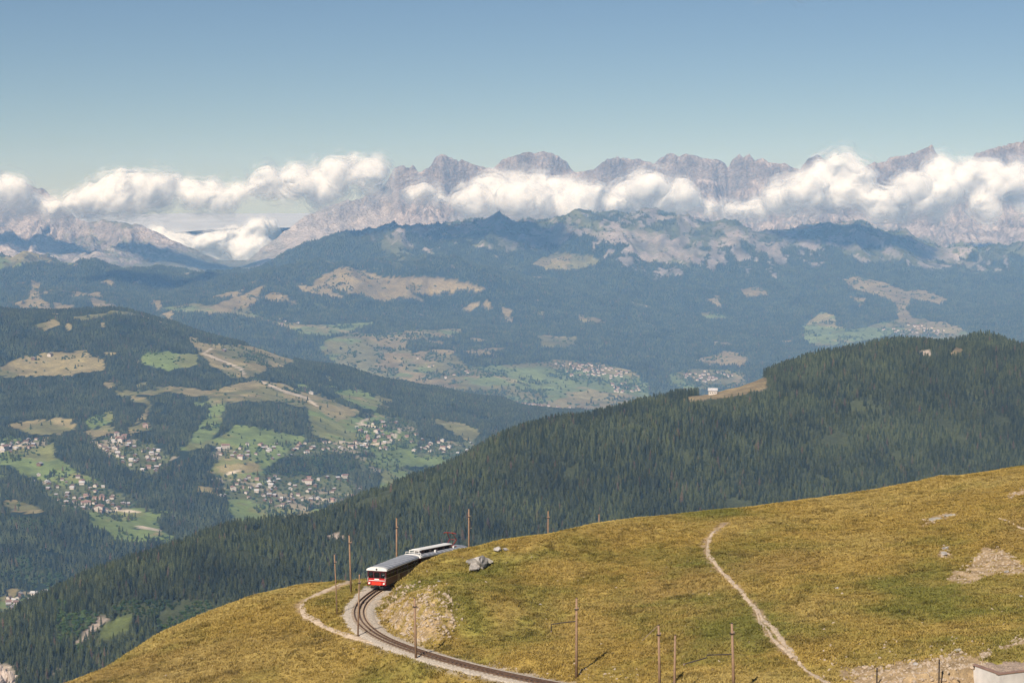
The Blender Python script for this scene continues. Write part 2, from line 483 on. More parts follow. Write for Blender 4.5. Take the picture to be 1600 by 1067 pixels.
def masks4(X, Y, Z):
    PX, PY = project(X, Y, Z)
    gr = polymask(PX, PY, F_GREEN, 2.5, 3); br = polymask(PX, PY, F_BROWN, 2.5, 4); rk = polymask(PX, PY, F_ROCK, 9, 5) & (fbm(X, Y, 150, 5, 73, .7) > -.16)
    alp = (Z + 150 * fbm(X, Y, 420, 4, 71) + 60 * fbm(X, Y, 120, 3, 72)) > -345 - .04 * (X - 300)
    alp &= PX > 560
    br = br | ((fbm(X, Y, 380, 4, 79, .6) > .66) & (PX < 800) & ~alp & (PY > 395)) | ((fbm(X, Y, 300, 4, 80, .6) > .95) & ~alp)
    return PX, PY, gr, br, rk, alp
PX, PY, gr, br, rk, alp = masks4(X, Y, Z)
gy, gx = np.gradient(Z, g4.dy, g4.dx)
n1 = fbm(X, Y, 500, 5, 51); n2 = fbm(X, Y, 120, 3, 52)
c4 = np.zeros(X.shape + (3,)) + np.array((.018, .026, .014))
c4 = mixc(c4, (.100, .100, .046), alp * np.clip(.8 + .5 * fbm(X, Y, 200, 4, 78), .3, 1))
rk2 = alp & (fbm(X, Y, 260, 4, 75) + (np.hypot(gx, gy) - .40) * 1.6 > .25)
c4 = mixc(c4, (.235, .20, .18), (rk | rk2) * np.clip(.75 + .45 * fbm(X, Y, 110, 4, 77), .3, 1))
c4 = mixc(c4, (.160, .145, .062), gr * .95)
c4 = mixc(c4, (.118, .150, .055), (gr & (n1 + n2 * .5 > .0)) * .85)
c4 = mixc(c4, (.235, .180, .090), (gr & (fbm(X, Y, 330, 3, 81) > .25)) * .7)
c4 = mixc(c4, (.215, .165, .080), br * .95)
c4 *= (1 + .22 * n2 + .15 * n1)[..., None]
M_foot = attr_mat('foothill_ground', [.01, .05], .95, .6, .02, 20, .22)
g4.build('foothills', M_foot, np.clip(c4, 0, 1))
FOREST4 = ~(gr | br | rk | rk2 | (alp & (n2 > -.35)))

# ---- the near valley slope with the villages (3-8 km)
P3 = [(-150, 468, 7000), (0, 480, 7000), (50, 485, 7000), (100, 490, 7000), (150, 489, 6950), (200, 492, 6900), (250, 506, 6850), (300, 520, 6900), (380, 535, 7000), (450, 560, 7100), (520, 580, 7200), (600, 598, 7300), (680, 610, 7300), (760, 628, 7200), (850, 641, 7000), (920, 656, 6800), (1000, 682, 6700),
      (70, 575, 6200), (250, 560, 6400), (370, 570, 6500), (400, 610, 6100), (200, 620, 5900), (560, 640, 6400), (700, 662, 6400), (850, 685, 6200), (60, 650, 5600), (300, 660, 5500), (450, 650, 5700), (600, 685, 5800), (50, 705, 5100), (200, 700, 5100), (400, 710, 5200), (600, 725, 5500), (720, 708, 5900),
      (100, 780, 4600), (300, 780, 4700), (450, 765, 5000), (560, 790, 4900), (700, 760, 5300), (200, 830, 4300), (400, 830, 4500), (50, 860, 4000), (40, 940, 3700), (200, 900, 4000), (0, 1000, 3300), (-200, 800, 4300), (-200, 950, 3500), (300, 950, 3700), (600, 850, 4300), (900, 750, 5300)]
P3w = [tuple(at(*p)) for p in P3]
for p in range(-300, 1101, 200):
    P3w.append(((p - 800) / 3000 * 8500, 8500, -1050)); P3w.append(((p - 800) / 3000 * 2900, 2900, -830))
tps3 = TPS(P3w, 1500)
g3 = Grid(-2700, 1100, 8.5, 2900, 8450, 14)
X, Y = g3.X, g3.Y
Z = tps3(X, Y)
fade3 = sstep(8500, 7700, Y)
Z = Z + fade3 * (14 * fbm(X, Y, 420, 4, 91) + 26 * (ridged(X + 60 * fbm(X, Y, 300, 2, 4), Y * .5, 520, 4, 93) - .45))
g3.Z = Z
V_GREEN = [[(222, 563), (240, 551), (300, 556), (305, 570), (265, 576)], [(0, 712), (25, 706), (50, 701), (80, 697), (86, 715), (108, 730), (138, 746), (100, 753), (60, 745), (20, 727), (0, 722)], [(0, 686), (22, 683), (20, 692), (0, 695)],
           [(145, 805), (190, 797), (215, 797), (240, 808), (253, 829), (225, 827), (170, 816), (148, 812)], [(250, 826), (275, 838), (262, 842)], [(345, 712), (400, 692), (430, 681), (470, 690), (440, 710), (412, 725), (402, 745), (360, 745), (345, 730)],
           [(368, 780), (420, 790), (480, 800), (520, 790), (548, 783), (545, 800), (480, 813), (420, 816), (380, 812), (370, 797)], [(500, 640), (545, 652), (575, 655), (580, 640), (560, 626), (545, 628), (590, 650), (602, 670), (642, 672), (636, 690), (590, 700), (540, 692), (505, 676), (498, 655)],
           [(590, 705), (640, 700), (652, 718), (620, 735), (588, 722)], [(290, 698), (312, 665), (335, 640), (328, 620), (350, 615), (352, 632), (340, 662), (322, 690)], [(330, 690), (370, 668), (420, 672), (420, 690), (370, 705)], [(600, 730), (640, 738), (650, 755), (600, 760)],
           [(0, 935), (45, 930), (40, 950), (0, 956)], [(0, 962), (25, 960), (15, 975), (0, 978)], [(520, 610), (560, 612), (590, 630), (570, 636), (540, 625)], [(135, 660), (170, 640), (175, 655), (150, 668)], [(640, 715), (700, 712), (700, 725), (650, 728)]]
V_BROWN = [[(8, 581), (30, 563), (75, 553), (120, 553), (148, 562), (153, 578), (100, 584), (20, 586)], [(300, 530), (330, 540), (390, 543), (440, 555), (452, 565), (415, 573), (380, 586), (360, 584), (340, 570), (322, 556)],
           [(345, 614), (372, 605), (400, 597), (440, 603), (480, 615), (510, 626), (542, 641), (520, 653), (470, 636), (430, 626), (390, 626), (350, 632)], [(250, 604), (335, 611), (350, 618), (300, 618), (258, 612)],
           [(15, 666), (50, 658), (105, 655), (110, 670), (88, 676), (60, 678)], [(130, 674), (175, 665), (177, 675), (140, 683)], [(205, 668), (230, 660), (232, 672), (212, 678)], [(680, 655), (720, 662), (752, 675), (742, 686), (705, 672)], [(8, 786), (30, 780), (62, 800), (30, 799)], [(60, 508), (85, 500), (88, 506), (70, 516)], [(100, 507), (112, 507), (112, 518)],
           [(430, 815), (470, 800), (500, 805), (480, 814)], [(500, 585), (512, 590), (506, 596)], [(0, 920), (30, 922), (20, 934), (0, 936)], [(205, 665), (228, 630), (232, 622), (226, 650)], [(340, 728), (400, 722), (400, 735), (350, 740)], [(150, 504), (160, 500), (162, 510), (152, 512)], [(160, 600), (180, 596), (186, 604), (165, 606)], [(180, 612), (245, 610), (248, 616), (184, 618)], [(202, 620), (230, 622), (230, 632), (206, 628)]]
V_VILLAGE = [[(70, 746), (130, 745), (170, 765), (207, 790), (180, 800), (150, 806), (105, 792), (75, 775)], [(150, 692), (190, 685), (240, 700), (268, 715), (245, 737), (210, 737), (170, 715)], [(345, 748), (400, 742), (470, 745), (530, 745), (545, 770), (520, 785), (470, 795), (420, 788), (370, 778)],
             [(340, 705), (400, 695), (480, 692), (560, 690), (560, 706), (480, 712), (400, 722), (345, 715)], [(560, 668), (610, 655), (640, 662), (650, 690), (600, 705), (560, 700)], [(655, 695), (690, 690), (745, 690), (745, 712), (680, 718), (655, 712)], [(15, 930), (60, 925), (92, 932), (85, 950), (50, 968), (10, 955)], [(0, 692), (60, 685), (68, 695), (40, 708), (0, 710)], [(555, 715), (600, 712), (640, 740), (560, 735)]]
V_TRACK = [[(330, 545), (318, 552), (350, 565), (375, 575), (381, 584)], [(410, 597), (440, 610), (480, 622), (495, 634)], [(575, 640), (572, 655), (560, 662), (590, 668)], [(530, 690), (580, 695), (610, 690), (625, 672)], [(0, 705), (20, 700), (40, 692)], [(160, 800), (185, 797), (215, 800)], [(215, 822), (250, 828)], [(350, 742), (372, 735)], [(500, 780), (535, 783), (550, 780)]]
V_GREEN = grow(V_GREEN, 1.17); V_BROWN = grow(V_BROWN, 1.17); V_VILLAGE = grow(V_VILLAGE, 1.12)
def masks3(X, Y, Z):
    PX, PY = project(X, Y, Z)
    gr = polymask(PX, PY, V_GREEN, 4.5, 13); br = polymask(PX, PY, V_BROWN, 4.5, 14); vi = polymask(PX, PY, V_VILLAGE, 5, 15)
    gr = gr | ((fbm(X, Y, 240, 4, 108, .6) > .72) & (PY > 600)); br = br | ((fbm(X, Y, 200, 4, 109, .6) > .80) & (PX < 620))
    road = np.zeros(PX.shape, bool)
    for l in V_TRACK: road |= dist_line(PX, PY * 1.0, l) < 1.7
    return PX, PY, gr, br, vi, road
PX, PY, gr, br, vi, road = masks3(X, Y, Z)
n1 = fbm(X, Y, 160, 4, 101); n2 = fbm(X, Y, 50, 3, 102)
c3 = np.zeros(X.shape + (3,)) + np.array((.016, .024, .012))
c3 = mixc(c3, (.110, .120, .050), vi * .9)
c3 = mixc(c3, (.34, .27, .20), (vi & (n1 > .35)) * .6)
c3 = mixc(c3, (.150, .190, .058), gr * .95)
c3 = mixc(c3, (.170, .150, .055), (gr & (n1 > .25)) * .6)
c3 = mixc(c3, (.240, .195, .090), br * .95)
c3 = mixc(c3, (.130, .135, .050), (br & (n1 < -.15)) * .7)
c3 = mixc(c3, (.48, .40, .31), (road & (gr | br | vi)) * .95)
c3 *= (1 + .25 * n2 + .12 * n1)[..., None]
M_valley = attr_mat('valley_ground', [.02, .1], .95, .5, .05, 4, .2)
g3.build('valley_slope', M_valley, np.clip(c3, 0, 1))
OPEN3 = gr | br | vi

# valley floor under everything, out to the end of the hazy air
M_floor = plain('valley_floor_ground', (.05, .06, .03), .95, .3, .002)
MB().add([(-5150, -400, -1100), (5150, -400, -1100), (5150, 16150, -1100), (-5150, 16150, -1100)], [(0, 1, 2, 3)]).build('valley_floor', M_floor)['kind'] = 'structure'

# ---- forested hill (2-3 km)
SIL2 = [(-150, 1055), (0, 985), (60, 945), (110, 918), (200, 884), (280, 856), (330, 842), (380, 828), (440, 824), (500, 818), (540, 800), (580, 780), (640, 757), (700, 732), (740, 712), (800, 680), (850, 668), (900, 660), (950, 646), (1000, 634), (1050, 624), (1090, 617), (1150, 604), (1195, 592), (1225, 576), (1260, 566), (1300, 554), (1350, 543), (1400, 541), (1430, 540), (1470, 546), (1500, 546), (1525, 536), (1545, 532), (1570, 542), (1600, 550), (1750, 560)]
def d_crest(p): return float(np.interp(p, [-150, 0, 330, 740, 1100, 1545, 1750], [2050, 2150, 2350, 2600, 2850, 3050, 3100]))
BOT2 = [(-150, 1250, 1900), (0, 1100, 1980), (165, 1060, 2010), (330, 960, 2120), (460, 920, 2200), (600, 900, 2270), (720, 860, 2340), (900, 830, 2400), (1100, 805, 2480), (1300, 775, 2560), (1470, 745, 2620), (1600, 725, 2650), (1750, 700, 2680)]
P2w = [tuple(at(p, q, d_crest(p))) for p, q in SIL2] + [tuple(at(*p)) for p in BOT2]
for p in range(-150, 1800, 190):
    a = at(p, float(np.interp(p, [s[0] for s in SIL2], [s[1] for s in SIL2])), d_crest(p))
    P2w.append((a.x * 1.12, a.y * 1.12, a.z - 120)); P2w.append((a.x * 1.35, a.y * 1.35, a.z - 330))
    b = at(p, float(np.interp(p, [s[0] for s in BOT2], [s[1] for s in BOT2])), float(np.interp(p, [s[0] for s in BOT2], [s[2] for s in BOT2])))
    P2w.append((b.x * .8, b.y * .8, b.z - 60))
tps2 = TPS(P2w, 900)
g2 = Grid(-950, 1150, 6, 1650, 3900, 9)
X, Y = g2.X, g2.Y
Z = tps2(X, Y)
Z = Z + 4.5 * fbm(X, Y, 130, 4, 111) + 11 * (ridged(X + .4 * Y, Y * .6, 260, 4, 113) - .45) * sstep(3300, 2900, Y)
g2.Z = Z
H_CLEAR = [[(1062, 624), (1090, 618), (1120, 610), (1150, 600), (1180, 591), (1197, 588), (1198, 609), (1160, 616), (1110, 624), (1068, 628)], [(150, 995), (165, 975), (185, 965), (207, 958), (203, 985), (180, 992), (165, 1002)], [(1490, 540), (1505, 548), (1480, 556)]]
H_ROCK = [[(-20, 1040), (8, 1036), (22, 1048), (26, 1075), (-20, 1085)], [(518, 836), (532, 832), (545, 837), (540, 841), (520, 841)], [(115, 1010), (135, 985), (150, 972), (165, 962), (170, 972), (150, 985), (125, 1008)], [(140, 962), (165, 960), (172, 968), (150, 972)], [(82, 1045), (95, 1040), (92, 1048)], [(1345, 548), (1362, 545), (1360, 551)], [(1438, 548), (1455, 545), (1456, 556), (1440, 556)]]
def masks2(X, Y, Z):
    PX, PY = project(X, Y, Z)
    return PX, PY, polymask(PX, PY, H_CLEAR, 2, 23), polymask(PX, PY, H_ROCK, 3, 24)
PX, PY, cl2, rk_2 = masks2(X, Y, Z)
n1 = fbm(X, Y, 60, 4, 121)
c2 = np.zeros(X.shape + (3,)) + np.array((.050, .056, .024))
c2 = mixc(c2, (.22, .165, .085), (cl2 & (PX > 800)) * .95)
c2 = mixc(c2, (.13, .150, .045), (cl2 & (PX < 800)) * .95)
c2 = mixc(c2, (.36, .29, .23), rk_2 * .95)
c2 *= (1 + .3 * n1)[..., None]
M_hill = attr_mat('forest_floor', [.05, .3], .95, .6, .2, 1.5, .25)
g2.build('forest_hill', M_hill, np.clip(c2, 0, 1))

# ---- the meadow hill with the railway (160-300 m)
TRACK_PX = [(960, 1083, -47.2), (905, 1074, -47.5), (843.6, 1063.8, -47.9), (749, 1045, -48.25), (682, 1026, -48.5), (628, 1008.7, -48.7), (600, 997, -48.8), (583.7, 988.7, -48.85), (563, 972.5, -48.9), (558.7, 960, -48.95), (557.5, 949.4, -49.0), (564.4, 936.9, -49.03), (582.5, 920.6, -49.08)]
TRK = [at_z(*p) for p in TRACK_PX]
TRK += [Vector((-14.55, 251.6, -49.65)), Vector((-9.0, 264.3, -50.9)), Vector((-1.0, 277.5, -52.3)), Vector((10.0, 290.0, -53.8)), Vector((23.0, 301.0, -55.3)), Vector((40.0, 312.0, -57.0))]
def smooth_line(pts, step):
    pts = [Vector(p) for p in pts]
    for _ in range(3):                      # ease the kinks
        pts = [pts[0]] + [(pts[i - 1] + pts[i] * 4 + pts[i + 1]) / 6 for i in range(1, len(pts) - 1)] + [pts[-1]]
    out = []
    for i in range(len(pts) - 1):
        p0 = pts[max(i - 1, 0)]; p1 = pts[i]; p2 = pts[i + 1]; p3 = pts[min(i + 2, len(pts) - 1)]
        for k in range(24):
            t = k / 24
            out.append(0.5 * ((2 * p1) + (p2 - p0) * t + (2 * p0 - 5 * p1 + 4 * p2 - p3) * t * t + (3 * p1 - p0 - 3 * p2 + p3) * t ** 3))
    out.append(pts[-1])
    L = [0.0]
    for a, b in zip(out[:-1], out[1:]): L.append(L[-1] + (b - a).length)
    n = int(L[-1] / step)
    s = np.linspace(0, L[-1], n + 1)
    A = np.array([tuple(p) for p in out])
    return np.stack([np.interp(s, L, A[:, k]) for k in range(3)], 1), s
TC, TS = smooth_line(TRK, 0.25)                  # centreline of the railway
P1 = [(650, 1000, 207.5), (670, 960, 212), (690, 925, 217), (720, 1000, 209), (624, 902, 235.5), (658, 873, 243), (678, 863, 247), (697, 855, 252), (718, 849, 256), (790, 839, 257), (860, 829, 258), (935, 812, 262), (1000, 804, 266), (1100, 795, 270), (1180, 786, 272), (1250, 778, 275), (1340, 765, 284), (1420, 750, 288), (1470, 737, 290), (1500, 739, 291), (1560, 729, 291), (1600, 722, 291), (1700, 710, 291),
      (900, 1060, 187.2), (1000, 1067, 178), (850, 930, 222), (800, 970, 213), (760, 900, 234), (900, 930, 222), (950, 1000, 200), (1100, 900, 222), (1300, 900, 218), (1500, 900, 212), (1600, 880, 214), (1500, 1000, 180), (1600, 1000, 175), (1300, 1000, 185), (1300, 1060, 172), (1100, 1000, 193), (1000, 860, 244), (1200, 840, 244), (1400, 810, 248), (1550, 790, 248),
      (700, 1067, 195), (600, 1067, 200), (400, 1067, 205), (500, 1010, 212), (530, 985, 218), (470, 945, 232), (500, 960, 226), (520, 930, 238), (545, 910, 245), (520, 902, 250), (460, 911, 251), (400, 925, 248), (330, 950, 242), (250, 985, 235), (165, 1040, 225), (95, 1067, 220), (0, 1115, 210), (300, 1030, 217), (400, 970, 230), (200, 1067, 212), (575, 897, 254), (1585, 1041, 166), (1640, 1033, 167), (1530, 1034, 167), (1540, 1080, 158)]
P1w = [tuple(at(*p)) for p in P1]
for i in range(0, len(TC), 22): P1w.append((TC[i, 0], TC[i, 1], TC[i, 2] - .30))
for p, q, d in [(460, 911, 251), (330, 950, 242), (165, 1040, 225), (0, 1115, 210), (1000, 804, 266), (1180, 786, 272), (1340, 765, 284), (1500, 738, 291), (1650, 715, 291)]:
    a = at(p, q, d); P1w.append((a.x * 1.06, a.y * 1.06 + 14, a.z - 6)); P1w.append((a.x * 1.25, a.y * 1.3 + 20, a.z - 42))
for x in (-90, -50, -10, 30, 70, 110): P1w.append((x, 120, -52 + .07 * (x + 20))); P1w.append((x, 20, -62 + .07 * x))
tps1 = TPS(P1w, 60, 2e-4)
g1 = Grid(-82, 96, .30, 150, 330, .42)
X, Y = g1.X, g1.Y
Z = tps1(X, Y)
TC2 = [(p[0], p[1]) for p in TC[::4]]
dtr = dist_line(X, Y, TC2)
ztr = np.zeros_like(X)
near = dtr < 9
# height of the track bed nearest to each vertex (coarse search)
idx = np.argwhere(near)
xy = np.stack([X[near], Y[near]], 1)
best = np.zeros(len(xy), int); bd = np.full(len(xy), 1e9)
for k in range(0, len(TC), 2):
    d2 = (xy[:, 0] - TC[k, 0]) ** 2 + (xy[:, 1] - TC[k, 1]) ** 2
    m = d2 < bd; bd[m] = d2[m]; best[m] = k
ztr[near] = TC[best, 2]
hum = .22 * fbm(X, Y, 6, 4, 131) + .5 * fbm(X, Y, 26, 3, 133) + .06 * fbm(X, Y, 1.4, 3, 134)
terr = .10 * np.sin((Z + .35 * fbm(X, Y, 9, 2, 136)) * 7.5) * sstep(0, .6, fbm(X, Y, 30, 2, 137) + .4)      # cattle terraces
Z = Z + (hum + terr) * sstep(1.5, 7, dtr)
bed = sstep(4.6, 1.9, dtr)
Z = Z * (1 - bed) + (ztr - .32) * bed
def crest_clamp(X, Y, Z):
    for _ in range(3):
        PXc, PYc = project(X, Y, Z)
        tgt = np.interp(PXc, [-300, 0, 95, 165, 250, 330, 400, 460, 545, 575, 604, 624, 645, 658, 678, 697, 718, 760, 790, 860, 935, 1000, 1100, 1180, 1250, 1340, 1420, 1470, 1500, 1560, 1600, 1800],
                        [1270, 1113, 1069, 1042, 987, 952, 927, 914, 903, 900, 917, 903, 888, 874, 865, 857, 851, 846, 841, 832, 815, 807, 797, 789, 780, 767, 753, 741, 742, 732, 726, 705]) + 3.0
        yc = np.interp(PXc, [0, 250, 460, 600, 640, 700, 860, 1100, 1340, 1600], [212, 235, 250, 240, 240, 252, 258, 270, 284, 291])
        tgt = tgt + .35 * np.maximum(0, Y - yc) + 5.5 * sstep(600, 630, PXc) * sstep(790, 730, PXc)
        over = np.maximum(0, tgt - PYc) * sstep(205, 222, Y)
        Z = Z - over * Y / FPX * 1.02
    return Z
Z = np.where(dtr > 1.2, crest_clamp(X, Y, Z), Z)
PATH_L = [(548, 909), (520, 919), (490, 930), (472, 939), (467, 946), (470, 955), (481, 966), (500, 977), (522, 987), (545, 995), (570, 1001), (600, 1010), (640, 1024), (690, 1042)]
PATH_R = [(1190, 806), (1165, 809), (1145, 813), (1133, 818), (1118, 828), (1106, 841), (1102, 852), (1105, 868), (1114, 882), (1128, 895), (1143, 908), (1158, 924), (1174, 942), (1190, 960), (1207, 982), (1223, 1003), (1239, 1027), (1262, 1049), (1300, 1072)]
PATH_R = PATH_R[3:]
PATH_R2 = [(1182, 952), (1184, 966), (1193, 983), (1208, 1000), (1224, 1016), (1238, 1028)]
PATH_T = [(1562, 810), (1580, 818), (1600, 826), (1640, 838)]
# level ground round the concrete building in the lower corner
B0 = at(1562, 1052, 161.6); BA = math.atan2(1.2, 2.75)
blx = (X - B0.x) * math.cos(BA) + (Y - B0.y) * math.sin(BA); bly = -(X - B0.x) * math.sin(BA) + (Y - B0.y) * math.cos(BA)
nb = sstep(-9, -3, blx) * sstep(11, 5, bly) * sstep(-8, -4, bly)
want = np.where(bly > 3.6, B0.z - .35 + .12 * (bly - 3.6), B0.z - 2.0)
want = np.where((blx < 0) & (bly <= 3.6), B0.z - 1.5 - .15 * blx * 0, want)
Z = Z * (1 - nb) + want * nb
g1.Z = Z
PX, PY = project(X, Y, Z)
F_TALUS = [[(592, 930), (615, 912), (650, 916), (680, 915), (705, 935), (716, 965), (708, 992), (672, 1008), (640, 1000), (610, 980), (590, 955)]]
F_SCREE = [[(1332, 1075), (1325, 1052), (1340, 1040), (1365, 1042), (1400, 1032), (1440, 1030), (1480, 1022), (1500, 1015), (1512, 1024), (1545, 1028), (1535, 1075)], [(1480, 905), (1490, 895), (1508, 880), (1525, 868), (1548, 854), (1572, 858), (1590, 872), (1602, 888), (1590, 900), (1562, 896), (1540, 902), (1515, 915), (1495, 912)], [(1440, 812), (1460, 806), (1500, 801), (1498, 806), (1470, 812), (1450, 822)], [(1466, 868), (1475, 850), (1484, 855), (1484, 870), (1470, 873)], [(1565, 778), (1585, 765), (1600, 760), (1600, 770), (1580, 780)],
           [(1558, 1015), (1580, 1000), (1610, 990), (1610, 998), (1585, 1010)], [(1530, 1024), (1545, 1016), (1552, 1022), (1538, 1032)]]
F_GRAVEL = [[(537, 962), (546, 945), (556, 928), (572, 916), (590, 918), (600, 920), (590, 935), (585, 950), (590, 965), (600, 985), (575, 990), (545, 985)]]
talus = polymask(PX, PY, F_TALUS, 7, 31); scree1 = polymask(PX, PY, F_SCREE, 7, 32); gravel = polymask(PX, PY, F_GRAVEL, 3, 33)
def path_d(lines): return np.minimum.reduce([dist_line(PX, PY * 2.0, [(a, b * 2.0) for a, b in l]) for l in lines])
dpath = path_d([PATH_L, PATH_R, PATH_R2])
rough = np.where(talus, .9, 0) + np.where(scree1, .35, 0)
g1.Z = Z = Z + rough * (.28 * fbm(X, Y, 1.3, 3, 141) + .25 * (ridged(X, Y, 2.6, 3, 143) - .5)) - .05 * sstep(8, 3, dpath)
n0 = fbm(X, Y, 34, 4, 151); n1 = fbm(X, Y, 9, 4, 152); n2 = fbm(X, Y, 2.2, 4, 153)
zc = np.interp(PX, [95, 165, 250, 330, 400, 460, 545, 720, 860, 935, 1100, 1250, 1340, 1420, 1470, 1560, 1600], [1067, 1040, 985, 950, 925, 912, 897, 849, 830, 812, 795, 778, 765, 750, 737, 728, 722])
GREENS = [(1010, 950, 210, 75), (850, 960, 110, 50), (1440, 930, 150, 32), (640, 1055, 150, 25), (420, 1040, 130, 45), (760, 930, 90, 40), (530, 975, 40, 25), (1560, 960, 120, 40), (1190, 980, 60, 60), (1130, 800, 40, 10)]
gre = np.zeros_like(X)
for a, b, ra, rb in GREENS: gre = np.maximum(gre, np.exp(-((PX - a) / ra) ** 2 - ((PY - b) / rb) ** 2) * (.75 + .5 * n1))
green = np.clip(.14 + .60 * gre + .42 * n0 + .40 * n1 + .20 * n2, 0, 1)
red = np.clip(fbm(X, Y, 22, 4, 161) * .8 - .15 + .2 * n1, 0, 1)
GOLD, GREEN_, RUST, STRAW = (.300, .205, .052), (.150, .145, .032), (.225, .150, .060), (.42, .32, .115)
def grass_colour(green, red, straw):
    c = np.zeros(np.shape(green) + (3,)) + np.array(GOLD)
    c = mixc(c, STRAW, np.clip(straw, 0, 1) * .6)
    c = mixc(c, RUST, np.clip(red, 0, 1) * .6)
    return mixc(c, GREEN_, np.clip(green, 0, 1) * .95)
straw = np.clip(.3 + .5 * fbm(X, Y, 14, 3, 171) + .3 * sstep(60, 5, PY - zc), 0, 1)
c1 = grass_colour(green, red, straw)
bare = np.clip(talus * (.15 + .6 * (fbm(X, Y, 1.6, 3, 181) > .1)) + scree1 * .9 + sstep(9, 2.5, dpath + 3 * n2) * .9, 0, 1)
c1 = mixc(c1, (.36, .255, .15), bare)
c1 = mixc(c1, (.47, .42, .36), gravel * .9)
c1 = mixc(c1, (.40, .33, .25), sstep(2.6, 1.9, dtr + .5 * n2))
c1 *= (1 + .18 * n2 + .08 * fbm(X, Y, .8, 2, 191))[..., None]
M_meadow = attr_mat('meadow_ground', [.8, 4.0], .95, .8, 2.2, .25, .28)
OUT1 = (Y > 318 - .0 * X)
meadow = g1.build('meadow_hill', M_meadow, np.clip(c1, 0, 1))

# ================================================================== CLOUDS (17-30 km, beyond the hazy air)
def cloud_material():
    m, N, L, B = new_mat('cloud_vapour')
    N.remove(B)
    out = N['Material Output']
    geo = N.new('ShaderNodeNewGeometry')
    lay = N.new('ShaderNodeAttribute'); lay.attribute_name = 'layer'
    n1 = noise_node(N, L, .0055, 5, .62, geo.outputs['Position'], .3)
    n2 = noise_node(N, L, .0022, 3, .5, geo.outputs['Position'])
    s = math_node(N, L, 'ADD', math_node(N, L, 'MULTIPLY', n1, .65), math_node(N, L, 'MULTIPLY', n2, .35))
    # every shell further out is thinner and more broken
    cut = math_node(N, L, 'MULTIPLY_ADD', lay.outputs['Fac'], .26, .33)
    d = math_node(N, L, 'SUBTRACT', s, cut)
    a = range_node(N, L, d, -.02, .20, 0.0, 1.0)
    top = math_node(N, L, 'MULTIPLY_ADD', math_node(N, L, 'POWER', lay.outputs['Fac'], .5), -.66, .72)
    a = math_node(N, L, 'MULTIPLY', a, top)
    dif = N.new('ShaderNodeBsdfDiffuse'); dif.inputs['Color'].default_value = (.96, .955, .95, 1)
    trn = N.new('ShaderNodeBsdfTranslucent'); trn.inputs['Color'].default_value = (.96, .955, .95, 1)
    mx = N.new('ShaderNodeMixShader'); mx.inputs[0].default_value = .30
    L.new(dif.outputs[0], mx.inputs[1]); L.new(trn.outputs[0], mx.inputs[2])
    tr = N.new('ShaderNodeBsdfTransparent')
    mo = N.new('ShaderNodeMixShader'); L.new(a, mo.inputs[0]); L.new(tr.outputs[0], mo.inputs[1]); L.new(mx.outputs[0], mo.inputs[2])
    L.new(mo.outputs[0], out.inputs['Surface'])
    return m
M_cloud = cloud_material()
ICO = None
